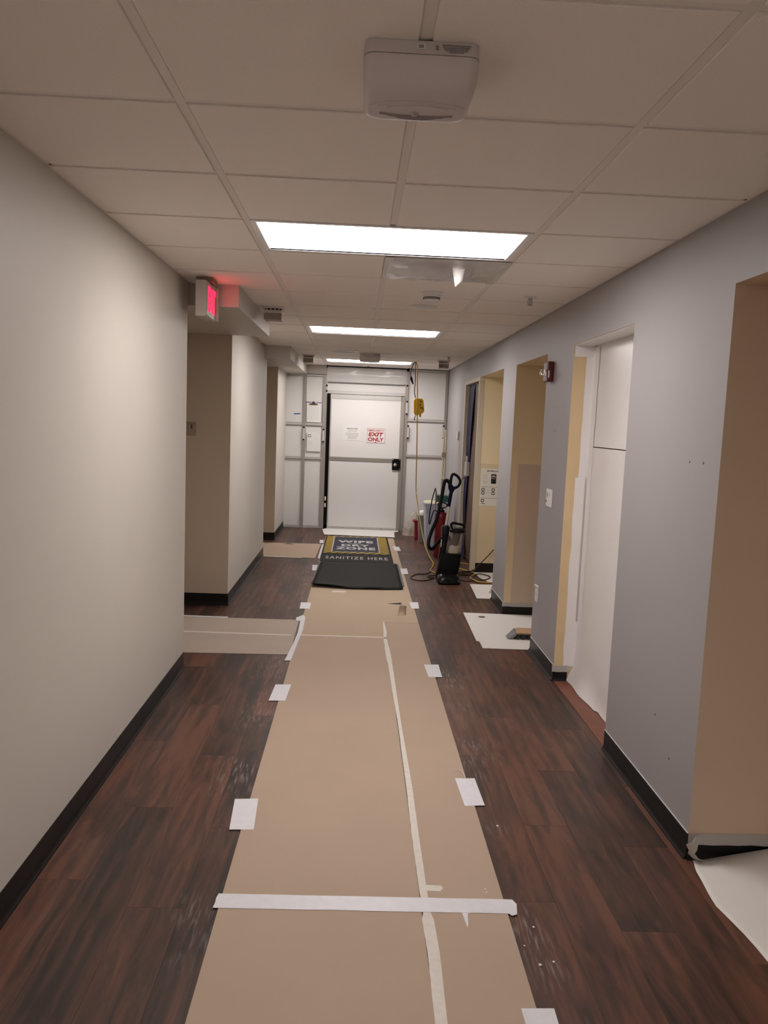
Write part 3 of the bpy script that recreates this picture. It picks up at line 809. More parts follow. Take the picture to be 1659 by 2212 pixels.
board('floor_board', [(cbL, 5.942), (cbS-.004, 5.942), (cbS-.004, 6.404), (cbR-.006, 6.404), (cbR-.006, 11.22), (cbL+.002, 11.25)], m_cardboard2, 'yellowish tan floor board under the two mats')
board('floor_board', [(XL-.88, 5.385), (-.535, 5.425), (-.540, 6.400), (XL-.88, 6.388)], m_cardboard3, 'greyish floor board reaching into the near left alcove')
board('floor_board', [(XL-.88, 9.445), (XL+.02, 9.39), (-.570, 9.375), (-.548, 10.48), (XL-.88, 10.40)], m_cardboard2, 'tan floor board reaching into the far left alcove')

ZT = .0040
def tape(poly, label, m=m_tape, group='pieces of white floor tape', z=ZT, name='floor_tape'):
    return tag(sheet(name, poly, z, .0005, m), label, 'tape', group)
def rag(poly, amp, n=14, seed=0.0):
    out = []
    for i, p in enumerate(poly):
        q = poly[(i+1) % len(poly)]
        for k in range(n):
            t_ = k/n; x = p[0]*(1-t_)+q[0]*t_; y = p[1]*(1-t_)+q[1]*t_
            j = amp*noise.noise(Vector((x*31, y*31, seed)))
            out.append((x+j, y+j*.8))
    return out
tape([(.403, 2.068), (.497, 2.070), (.493, 1.90), (.404, 1.90)], 'white tape piece cut by the bottom edge of the picture, right of the boards')
tape([(.392, 3.532), (.436, 3.533), (.484, 3.537), (.490, 3.272), (.402, 3.264)], 'nearest whole white tape square on the right edge of the boards')
tape([(.391, 5.278), (.490, 5.287), (.487, 5.019), (.399, 5.011)], 'second white tape square on the right edge, level with cream opening')
tape([(.409, 7.171), (.491, 7.183), (.482, 6.926), (.416, 6.918)], 'white tape square on the right edge just before the black mat')
tape([(.417, 8.865), (.491, 8.878), (.486, 8.547), (.410, 8.534)], 'small white tape square on the right edge beside black mat')
tape([(.396, 10.471), (.482, 10.451), (.488, 10.11), (.412, 10.13)], 'small white tape square on the right edge beside the striped mat')
tape([(-.585, 3.279), (-.486, 3.288), (-.472, 3.026), (-.568, 3.022)], 'nearest white tape square on the left edge of the boards')
tape([(-.566, 4.782), (-.470, 4.790), (-.481, 4.502), (-.577, 4.494)], 'second white tape square on the left edge of the boards')
tape([(-.571, 7.033), (-.480, 7.027), (-.478, 6.796), (-.565, 6.785)], 'white tape square on the left edge past the curved tape strip')
tape([(-.575, 8.912), (-.497, 8.927), (-.501, 8.587), (-.561, 8.577)], 'small white tape square on the left edge beside black mat')
tape([(-.583, 10.825), (-.533, 10.836), (-.52, 10.547), (-.575, 10.54)], 'tiny white tape piece on the left edge beside the striped mat')
tape([(-.540, 9.36), (-.515, 9.36), (-.515, 10.45), (-.537, 10.45)], 'thin white tape line joining far left board to the runner')
tape(rag([(-.541, 2.509), (-.535, 2.590), (.476, 2.586), (.487, 2.56), (.478, 2.503), (.460, 2.495), (.452, 2.506)], .003, 10, 2.0), 'wide white tape strip across the whole width of the boards', z=.0046)
tape([(-.569, 6.473), (-.518, 6.570), (-.496, 6.50), (-.488, 6.1), (-.500, 5.75), (-.515, 5.284), (-.556, 5.280), (-.532, 5.70), (-.521, 6.0), (-.528, 6.36), (-.566, 6.39)], 'long curved white tape strip along the left edge at the near alcove board')
# long thin seam tape, slightly wandering
cl = [(2.0+.0, .173), (2.303, .180), (2.634, .173), (3.0, .172), (3.441, .175), (4.258, .169), (4.7, .165), (5.225, .162), (5.60, .155), (5.935, .148)]
cl = [(-1.5, .170)] + cl
def width(y): return .010+.006*abs(math.sin(y*1.3+.8))+(.008 if y < 2.5 else 0)+(.004 if 5.3 < y < 5.7 else 0)
lft = []; rgt = []
for i in range(len(cl)-1):
    for k in range(10):
        t_ = k/10; y = cl[i][0]*(1-t_)+cl[i+1][0]*t_; x = cl[i][1]*(1-t_)+cl[i+1][1]*t_
        w = width(y); j = .0018*noise.noise(Vector((y*40, 2, 0)))
        lft.append((x-w+j, y)); rgt.append((x+w*.75, y))
tape(lft+rgt[::-1], 'long thin pale tape running lengthwise along the board seam', m_tape_thin, z=.0038)
tape(rag([(.136, 5.955), (.158, 5.945), (.166, 6.12), (.158, 6.30), (.156, 6.43), (.147, 6.42)], .002, 5, 3.0), 'short torn pale tape tip at the far end of lengthwise seam', m_tape_thin, z=.0038)
tape(rag([(-.50, 5.930), (.135, 5.928), (.135, 5.950), (-.50, 5.954)], .003, 26, 5.0), 'thin pale tape line across the boards at the seam corner', m_tape_thin, z=.0037)
tape(rag([(-1.45, 5.93), (-.56, 5.918), (-.56, 5.940), (-1.38, 5.960), (-1.55, 5.98)], .003, 20, 6.0), 'thin pale tape line across the greyish alcove board', m_tape_thin, z=.0037)
tape([(.178, 2.665), (.236, 2.664), (.243, 2.650), (.232, 2.628), (.180, 2.630)], 'little torn tape tab right of the lengthwise seam', m_tape_thin)
tape([(.292, 2.507), (.318, 2.507), (.310, 2.50), (.306, 2.455), (.300, 2.425)], 'torn tape point sticking out below the wide cross tape', m_tape)
tape([(-1.56, 6.40), (-1.12, 6.395), (-1.12, 6.430), (-1.56, 6.438)], 'short white tape at the far edge of greyish alcove board', m_tape)
tape([(XL-.05, 9.36), (-.72, 9.345), (-.72, 9.385), (XL-.05, 9.40)], 'thin pale tape along near edge of far alcove board', m_tape_thin)
tape([(-.300, 7.560), (-.174, 7.566), (-.190, 7.500), (-.315, 7.505)], 'pale tape patch on the board in front of the black mat', m_tape_thin)

# torn curl and slit in the runner
bb = MB(); rings = []
for k in range(9):
    t_ = k/8; a = t_*1.6
    rings.append([(.276+.02*t_, 6.655+.10*math.sin(a)*.6, .004+.085*(1-math.cos(a))*.9), (.352, 6.655+.10*math.sin(a)*.6, .004+.085*(1-math.cos(a))*.9-.004)])
bb.rings(rings, closed=False, caps=False)
cu = bb.build('board_flap', m_cardboard2, smooth=True); cu.modifiers.new('thickness', 'SOLIDIFY').thickness = .002
tag(cu, 'curled torn flap of brown board standing up on the runner', 'board scrap')
tag(sheet('board_slit', [(.20, 7.085), (.29, 7.125), (.345, 7.15), (.325, 7.105), (.345, 7.075), (.29, 7.07)], .0037, .0004, m_dark), 'dark torn slit in the board before the black mat', 'tear')
for k, poly in enumerate(([(-1.33, 10.40), (-1.25, 10.415), (-1.18, 10.42), (-1.26, 10.385)], [(-1.05, 10.40), (-.96, 10.425), (-.88, 10.36), (-.97, 10.365)])):
    tag(sheet('board_slit', poly, .0037, .0004, m_dark), ('left' if k == 0 else 'right')+' dark tear in the board of far left alcove', 'tear')
st = MB().tube([(.405, 3.62, .006), (.425, 3.60, .012), (.437, 3.55, .009), (.437, 3.535, .006)], .0016, 6).build('tape_thread', m_tape_thin, smooth=True)
tag(st, 'thin curled strand at the corner of the nearest right tape square', 'thread')

# masking paper at the containment door
pp = MB(); poly = rag([(-.60, 11.88), (-.545, 12.00), (-.52, 12.012), (.545, 12.008), (.545, 11.90), (.475, 11.80), (.464, 11.275), (-.10, 11.31), (-.545, 11.33)], .010, 6, 9.0)
pp.prism(poly, 'z', .0092, .0098); tag(pp.build('door_paper', m_paper), 'white paper sheet on the floor at the foot of the containment door', 'paper')

# mats
mz = .0040
t = thing('door_mat', 'striped yellow and black floor mat printed WIPE AND DRY ZONE', 'mat', (-.08, 10.2, mz))
MB().loft([(-.078, 10.215, mz, .865, 2.10, .03), (-.078, 10.215, mz+.004, .855, 2.09, .03)], 3).build('rubber_base', m_mat_black, t)
bb = MB(); z = mz+.0042
for q in ((-.492, .330, 9.762, 9.870), (-.492, .330, 11.185, 11.245), (-.492, -.398, 9.870, 11.185), (.212, .330, 9.870, 11.185)): bb.box(*q, z, z+.0004)
bb.build('striped_border', m_stripe, t)
MB().box(-.384, .200, 9.885, 11.170, z, z+.0005).build('navy_field', m_mat_navy, t)
bb = MB()
for q in ((-.398, .212, 11.171, 11.184), (-.398, .212, 9.871, 9.884), (-.398, -.3845, 9.884, 11.171), (.2005, .212, 9.884, 11.171)): bb.box(*q, z, z+.0006)
bb.build('white_outline', m_mat_white, t)
X_, Y_ = (1, 0, 0), (0, 1, 0); zt = z+.0006
text('lettering', 'WIPE', m_mat_white, t, (-.335, 10.63, zt), X_, Y_, .475, .205, .0003, bold=.05, spacing=1.15)
text('lettering', 'AND', m_mat_white, t, (-.175, 10.535, zt), X_, Y_, .145, .06, .0003, bold=.02, spacing=1.3)
text('lettering', 'DRY', m_mat_white, t, (-.280, 10.325, zt), X_, Y_, .375, .175, .0003, bold=.05, spacing=1.15)
text('lettering', 'ZONE', m_mat_white, t, (-.350, 10.055, zt), X_, Y_, .510, .215, .0003, bold=.05, spacing=1.15)
text('lettering', 'SANITIZE HERE', m_mat_white, t, (-.450, 9.345, mz+.0042), X_, Y_, .745, .185, .0003, bold=.012, spacing=1.25)
t = thing('door_mat', 'plain black ribbed rubber mat in front of the striped mat', 'mat', (-.06, 8.42, mz))
bb = MB(); nx, ny = 20, 14
def mz2(u, v):
    lift = max(0, .16-v)/.16
    return .0052+lift*lift*(.035*(1-u)**3+.012*math.sin(u*7)**2)
top = [[(-.522+.045*j/ny*0+.035*(j/ny)+(.905-.035*(j/ny))*i/nx, 7.70+1.41*j/ny-.05*math.sin(math.pi*i/nx)*(1-j/ny)**6, mz2(i/nx, j/ny)+.004) for i in range(nx+1)] for j in range(ny+1)]
bb.rings(top, closed=False, caps=False)
mm = bb.build('rubber_base', m_mat_black, t, smooth=True); mm.modifiers.new('thickness', 'SOLIDIFY').thickness = .005
mm.modifiers['thickness'].offset = -1
for k in range(40):
    x = -.470+.0215*k
    MB().box(x, x+.009, 7.93, 9.08, .0092, .0112).build('rib', m_mat_black, t)
MB().box(-.505, .395, 9.085, 9.112, .0093, .0115).build('end_strip', mat('mat_edge_grey', (.10, .10, .10), .6), t)
for x0, x1 in ((-.515, -.480), (.370, .405)): MB().box(x0, x1, 7.86, 9.083, .0093, .0105).build('side_strip', mat('mat_edge_grey', (.10, .10, .10), .6), t)

# white floor papers in the right-hand openings
def paper(poly, label, z=.0012, lift=None):
    bb = MB().prism(poly, 'z', z, z+.0006)
    return tag(bb.build('floor_paper', m_paper), label, 'paper', 'white floor paper sheets')
bb = MB()                                                  # nearest sheet: curls up against the reveal
nx, ny = 16, 20; gr = []
for j in range(ny+1):
    v = j/ny; row = []
    y = 1.40+(2.868-1.40)*v
    xe = 1.213+.012*math.sin(y*9)-.012*math.exp(-((y-2.58)/.08)**2)+(.012 if y > 2.80 else 0)
    for i in range(nx+1):
        u = i/nx; x = xe+(1.95-xe)*u**1.3
        z = .0016+max(0, v-.72)/.28*.075*min(1, max(0, x-1.25)*2.6)*(max(0, v-.72)/.28)
        row.append((x, y, z))
    gr.append(row)
bb.rings(gr, closed=False, caps=False)
p1 = bb.build('floor_paper', m_paper, smooth=True); p1.modifiers.new('thickness', 'SOLIDIFY').thickness = .0005
tag(p1, 'white floor paper in the nearest opening at bottom right of the picture', 'paper', 'white floor paper sheets')
paper([(.863, 6.846), (.845, 5.93), (.866, 5.915), (.864, 5.735), (1.215, 5.73), (1.90, 5.735), (1.90, 6.825), (1.25, 6.828)], 'large white floor paper under the wooden brush')
paper([(1.100, 8.12), (1.072, 7.445), (1.205, 7.443), (1.216, 7.462), (1.90, 7.462), (1.90, 8.15)], 'white floor paper in the yellow alcove nearest the vacuum')
paper([(1.235, 8.80), (1.255, 8.50), (1.33, 8.20), (1.92, 8.21), (1.92, 8.82)], 'white floor paper deep in the yellow alcove under the cords')

# taped edges of the reveals
def reveal_tape(x0, x1, y, z0, z1, label, seed):
    n = 14; bb = MB(); A = []; B = []
    for k in range(n+1):
        x = x0+(x1-x0)*k/n
        A.append((x, y-.0045-.003*abs(noise.noise(Vector((x*30, seed, 1)))), z1)); B.append((x, y-.0060-.004*abs(noise.noise(Vector((x*22, seed, 4)))), z0+.004*noise.noise(Vector((x*14, seed, 2)))))
    bb.rings([A, B], closed=False, caps=False)
    return tag(bb.build('edge_tape', m_film_soft, smooth=True), label, 'tape', 'tape strips along the alcove bases')
reveal_tape(XR-.002, XR+.70, O1[1], .060, .104, 'dull tape strip above the black base in nearest right opening', 1)
reveal_tape(XR-.012, XR+.70, O3[1], .068, .104, 'dull tape strip above the black base in tan right alcove', 2)
reveal_tape(XR-.012, XR+.10, O2[1], .062, .104, 'crumpled tape above the black base at the cream reveal', 3)
# crumpled dangling tape at the nearest corner
bb = MB(); rings = []
path = [(1.238, .103, .012), (1.232, .085, .018), (1.222, .066, .022), (1.226, .046, .016), (1.222, .030, .012), (1.240, .012, .010), (1.268, .004, .006)]
for x, z, w in path: rings.append([(x-w, O1[1]-.022-.01*math.sin(x*200), z), (x-.2*w, O1[1]-.032, z+.003), (x+.4*w, O1[1]-.026, z-.002), (x+w, O1[1]-.024, z+.002)])
bb.rings(rings, closed=False, caps=False)
tag(bb.build('loose_tape', mat('loose_tape_pale', (.50, .46, .42), .45), smooth=True), 'crumpled pale tape dangling at the corner of nearest right opening', 'tape')

# push-broom head on the paper
t = thing('brush', 'wooden block brush with grey bristles lying on the white paper', 'brush', (1.28, 6.12, .002))
c0 = 6.03
MB().rings([[(1.165, c0-.02, .050), (1.175, c0+.06, .075), (1.175, c0+.085, .055), (1.165, c0+.005, .030)], [(1.80, c0-.02, .050), (1.80, c0+.06, .075), (1.80, c0+.085, .055), (1.80, c0+.005, .030)]]).build('wood_block', m_wood, t, bevel=.004)
for k in range(9):
    x = 1.185+.05*k
    MB().rings([[(x-.012, c0-.004, .033), (x+.012, c0-.004, .033), (x+.012, c0+.055, .048), (x-.012, c0+.055, .048)], [(x-.034, c0-.03, .0035), (x+.006, c0-.03, .0035), (x+.006, c0+.05, .0035), (x-.034, c0+.05, .0035)]]).build('bristle_tuft', mat('bristle_dark', (.035, .032, .03), .8, bump=(400, .5)), t)
for k in range(4):
    y = c0-.012+.022*k
    MB().rings([[(1.172, y-.008, .040+.006*k), (1.172, y+.008, .046+.006*k), (1.160, y+.008, .052+.006*k), (1.160, y-.008, .046+.006*k)], [(1.135, y-.016, .0035), (1.135, y+.004, .0035), (1.098, y+.004, .006), (1.098, y-.016, .006)]]).build('bristle_tuft', m_bristle, t)
bb = MB(); rings = []
for k in range(8):
    a = k/7
    rings.append([(1.222+.05*a, 7.70+.10*a, .0025+.05*a*a), (1.30, 7.68+.06*a, .0025+.06*a)])
bb.rings(rings, closed=False, caps=False)
sc = bb.build('paper_scrap', mat('grey_scrap', (.42, .38, .36), .6), smooth=True); sc.modifiers.new('thickness', 'SOLIDIFY').thickness = .0008
tag(sc, 'small curled grey scrap on the paper beside the yellow alcove', 'scrap')
tag(sheet('debris', [(.975, 6.71), (1.01, 6.72), (1.035, 6.705), (1.02, 6.675), (.985, 6.68)], .0019, .004, mat('debris_brown', (.10, .08, .07), .8)), 'tiny dark crumb on the large white floor paper', 'debris')

# ================================================================== WALL THINGS
# fire alarm strobe
t = thing('fire_alarm', 'dark red fire alarm with clear strobe on the grey right wall', 'fire alarm', (XR-.03, 5.575, 1.955))
MB().box(XR-.046, XR-.001, 5.515, 5.635, 1.955, 2.092).build('housing', m_red_dark, t, bevel=.008)
MB().loft([(XR-.062, 5.575, 1.998, .030, .062, .008), (XR-.066, 5.575, 2.018, .040, .070, .010), (XR-.062, 5.575, 2.040, .030, .060, .008)], 4).build('strobe_lens', m_clear, t, smooth=True)
MB().box(XR-.056, XR-.0465, 5.55, 5.60, 2.004, 2.034).build('reflector', m_chrome, t)
MB().box(XR-.040, XR-.030, 5.5140, 5.5148, 1.982, 2.030).build('white_marking', m_white, t)
# switch plate, outlet, chime box, left wall plate
t = thing('switch_plate', 'white wall switch plate at hand height on the right wall', 'switch plate', (XR, 5.41, 1.10))
MB().box(XR-.007, XR-.0005, 5.335, 5.490, 1.100, 1.222).build('plate', m_white_gloss, t, bevel=.003)
MB().box(XR-.0095, XR-.0072, 5.38, 5.415, 1.178, 1.186).build('slider', m_white, t); MB().box(XR-.0090, XR-.0072, 5.442, 5.462, 1.165, 1.195).build('label_print', m_ink_grey, t)
MB().box(XR-.0090, XR-.0072, 5.470, 5.486, 1.128, 1.140).build('sensor', m_ink, t)
t = thing('outlet_plate', 'white electrical outlet low on the right wall', 'outlet', (XR, 5.605, .40))
MB().box(XR-.007, XR-.0005, 5.565, 5.645, .392, .505).build('plate', m_white, t, bevel=.002)
for z in (.425, .468): MB().box(XR-.011, XR-.0072, 5.585, 5.625, z-.016, z+.016).build('receptacle', m_white_gloss, t, bevel=.004)
MB().box(XR-.016, XR-.0005, 5.565, 5.650, .5055, .512).build('tape_tab', m_paper, t)
t = thing('wall_box', 'small white box on the right wall beside the brown door', 'wall box', (XR, 10.55, 1.46))
MB().box(XR-.025, XR-.0005, 10.49, 10.60, 1.462, 1.552).build('cover', m_white, t, bevel=.006)
MB().box(XR-.018, XR-.004, 10.51, 10.53, 1.435, 1.4615).build('tail', m_white, t)
t = thing('wall_control', 'tan wall control plate on the shaded face of near left alcove', 'wall control', (-1.525, L1[1], 1.45))
MB().box(-1.570, -1.484, L1[1]-.008, L1[1]-.0005, 1.455, 1.572).build('plate', mat('control_tan', (.36, .30, .24), .5), t, bevel=.003)
for z in (1.540, 1.522): MB().box(-1.528, -1.514, L1[1]-.011, L1[1]-.0085, z-.006, z+.006).build('button', m_dark, t)
MB().box(-1.560, -1.490, L1[1]-.0095, L1[1]-.0085, 1.553, 1.557).build('groove', m_grey_slot, t)

# poster on the yellow face
yp = O4[1]-.0012
t = thing('poster', 'white instruction poster with device pictures on the yellow alcove wall', 'poster', (1.42, O4[1], .75))
MB().box(1.266, 1.580, yp-.0006, yp, .752, 1.170).build('sheet', mat('poster_paper', (.80, .77, .71), .6), t)
U, Vz = (1, 0, 0), (0, 0, 1)
yq = yp-.0008
text('heading', 'INTELLI-G', m_ink, t, (1.335, yq, 1.132), U, Vz, .142, .017, .0004, bold=.03)
def ptbox(x0, x1, z0, z1, m, name): return MB().box(x0, x1, yq-.0006, yq, z0, z1).build(name, m, t)
dv = MB()
for q in ((1.385, 1.442, 1.090, 1.108), (1.385, 1.397, 1.000, 1.090), (1.430, 1.442, 1.000, 1.090), (1.397, 1.430, 1.000, 1.022), (1.400, 1.427, 1.060, 1.078), (1.393, 1.434, 1.040, 1.056)): dv.box(q[0], q[1], yq-.0006, yq, q[2], q[3])
dv.lathe((1.4135, yq, 1.031), [(.020, -.0006), (.020, 0)], 16, 'y'); dv.build('device_picture', m_ink, t)
for z in (.962, .836): ptbox(1.283, 1.565, z, z+.003, mat('rule_brown', (.14, .09, .08), .6), 'rule')
for x, z in ((1.300, .932), (1.300, .893), (1.415, .932), (1.415, .893), (1.300, .808)):
    ic = MB().prism([(x+p, z+q) for p, q in rrect(.036, .034, .008, 3)], 'y', yq-.0006, yq).build('icon', m_ink, t)
    MB().prism([(x+p, z+q) for p, q in rrect(.022, .018, .004, 3)], 'y', yq-.0010, yq-.0007).build('icon_face', mat('poster_paper', (.80, .77, .71), .6), ic)
for k in range(8): ptbox(1.292, 1.350-.01*(k % 3), 1.095-.013*k, 1.097-.013*k, m_ink_grey, 'print_line')
for k in range(4): ptbox(1.330, 1.385, .940-.016*k, .942-.016*k, m_ink_grey, 'print_line')
ptbox(1.285, 1.330, .772, .778, m_ink, 'footer')

# signs and papers on the containment door / wall
yd2 = yd-.0006
t = thing('exit_notice', 'red and white EMERGENCY EXIT ONLY sign taped to the containment door', 'sign', (.157, yd, 1.32))
MB().box(.021, .291, yd2-.002, yd2, 1.320, 1.536).build('board', m_paper_sign, t)
bb = MB()
for q in ((.021, .291, 1.532, 1.536), (.021, .291, 1.320, 1.324), (.021, .025, 1.324, 1.532), (.287, .291, 1.324, 1.532)): bb.box(q[0], q[1], yd2-.003, yd2-.0021, q[2], q[3])
bb.build('border', m_red_ink, t)
MB().box(.024, .280, yd2-.0015, yd2, 1.537, 1.590).build('top_tape', m_paper, t)
text('lettering', 'EMERGENCY', m_red_ink, t, (.037, yd2-.0022, 1.490), U, Vz, .236, .030, .0004, bold=.02)
ex = text('lettering', 'EXIT', m_red_ink, t, (.040, yd2-.0022, 1.418), U, Vz, .215, .060, .0004, bold=.045)
for q in ex.data.vertices: q.co.x += (q.co.z+wloc(t).z-1.418)*.22
text('lettering', 'ONLY', m_red_ink, t, (.036, yd2-.0022, 1.343), U, Vz, .236, .060, .0004, bold=.04)
MB().prism([(.125, 1.327), (.175, 1.327), (.150, 1.339)], 'y', yd2-.003, yd2-.0021).build('mark', m_ink, t)
t = thing('notice', 'white paper notice about watching language taped to the containment door', 'notice', (-.205, yd, 1.345))
MB().box(-.338, -.072, yd2-.0012, yd2, 1.347, 1.562).build('sheet', m_paper_sign, t)
for x, z, a, c in ((-.335, 1.552, .05, .03), (-.075, 1.555, .05, .035), (-.335, 1.352, .05, .025), (-.085, 1.352, .05, .03), (-.20, 1.572, .13, .03)):
    MB().box(x-a/2, x+a/2, yd2-.0022, yd2-.0013, z-c/2, z+c/2).build('tape', m_tape, t)
text('lettering', 'WATCH YOUR', m_ink, t, (-.285, yd2-.0014, 1.510), U, Vz, .165, .021, .0004, bold=.02)
text('lettering', 'LANGUAGE', m_ink_grey, t, (-.270, yd2-.0014, 1.478), U, Vz, .135, .018, .0004, bold=.01)
for k, (a, c) in enumerate(((-.300, -.110), (-.305, -.105), (-.270, -.115), (-.268, -.125), (-.270, -.140))):
    z = 1.450-.0195*k
    MB().box(a, c, yd2-.0020, yd2-.0014, z, z+.007).build('print_line', mat('print_grey', (.42, .41, .41), .6), t)
yw = YE-.0005+.012
t = thing('clipboard', 'white paper on a clipboard with dark metal clip on the containment wall', 'clipboard', (-.78, YE, 1.59))
yc = YE-.022
MB().box(-.893, -.672, yc, yc+.004, 1.590, 1.875).build('backing', m_white, t, bevel=.004)
sh = MB().box(-.880, -.684, yc-.0012, yc-.0003, 1.594, 1.862).build('paper', m_paper_sign, t)
for k in range(11): MB().box(-.862, -.70-.01*(k % 2), yc-.0016, yc-.0013, 1.815-.018*k, 1.818-.018*k).build('print_line', mat('print_pale', (.55, .54, .54), .6), sh)
MB().prism([(-.860, 1.852), (-.722, 1.852), (-.735, 1.866), (-.762, 1.872), (-.772, 1.895), (-.790, 1.905), (-.808, 1.895), (-.818, 1.872), (-.848, 1.866)], 'y', yc-.014, yc-.002).build('clip', mat('clip_bronze', (.12, .09, .07), .35, metal=.7), t, bevel=.002)
for q in ((-.908, -.828, 1.881, 1.893), (-.750, -.673, 1.879, 1.890)): MB().box(q[0], q[1], yc-.0008, yc-.0002, q[2], q[3]).build('blue_tape', mat('indigo_tape', (.06, .04, .22), .6), t)
t = thing('wall_paper_notice', 'white paper sheet with small black logo box below the clipboard', 'notice', (-.772, YE, 1.16))
MB().box(-.876, -.668, yc+.010, yc+.011, 1.160, 1.456).build('sheet', m_paper_sign, t)
bb = MB()
for q in ((-.862, -.818, 1.405, 1.412), (-.862, -.818, 1.372, 1.379), (-.862, -.855, 1.379, 1.405), (-.825, -.818, 1.379, 1.405)): bb.box(q[0], q[1], yc+.0090, yc+.0098, q[2], q[3])
bb.build('logo_box', m_ink, t)
for (a, c, z) in ((-.715, -.680, 1.432), (-.862, -.810, 1.30), (-.862, -.80, 1.27), (-.862, -.83, 1.245)): MB().box(a, c, yc+.0092, yc+.0098, z, z+.004).build('print_line', mat('print_pale', (.55, .54, .54), .6), t)
o = MB().rings([[(-1.085, yw-.002, 1.698), (-.988, yw-.002, 1.704), (-.984, yw-.002, 1.722), (-1.080, yw-.002, 1.716)], [(-1.085, yw-.001, 1.698), (-.988, yw-.001, 1.704), (-.984, yw-.001, 1.722), (-1.080, yw-.001, 1.716)]]).build('blue_tape', m_blue_tape)
tag(o, 'short strip of blue tape on the leftmost containment panel', 'tape')
t = thing('panel_pole', 'narrow cream pole with a ring in the corner by the containment wall', 'pole', (1.188, 11.90, .82))
bb = MB()
for q in ((1.160, 1.205, .82, .87), (1.160, 1.205, 1.52, 1.56), (1.160, 1.172, .87, 1.52), (1.193, 1.205, .87, 1.52)): bb.box(q[0], q[1], 11.955, 11.985, q[2], q[3])
bb.box(1.172, 1.193, 11.968, 11.980, .87, 1.52)
bb.build('frame', m_frame_cream, t)
MB().tube([(1.176+.024*math.cos(a), 11.945, 1.19+.032*math.sin(a)) for a in [2*math.pi*k/12 for k in range(12)]], .006, 8, closed=True, sub=2).build('ring', m_brass, t, smooth=True)

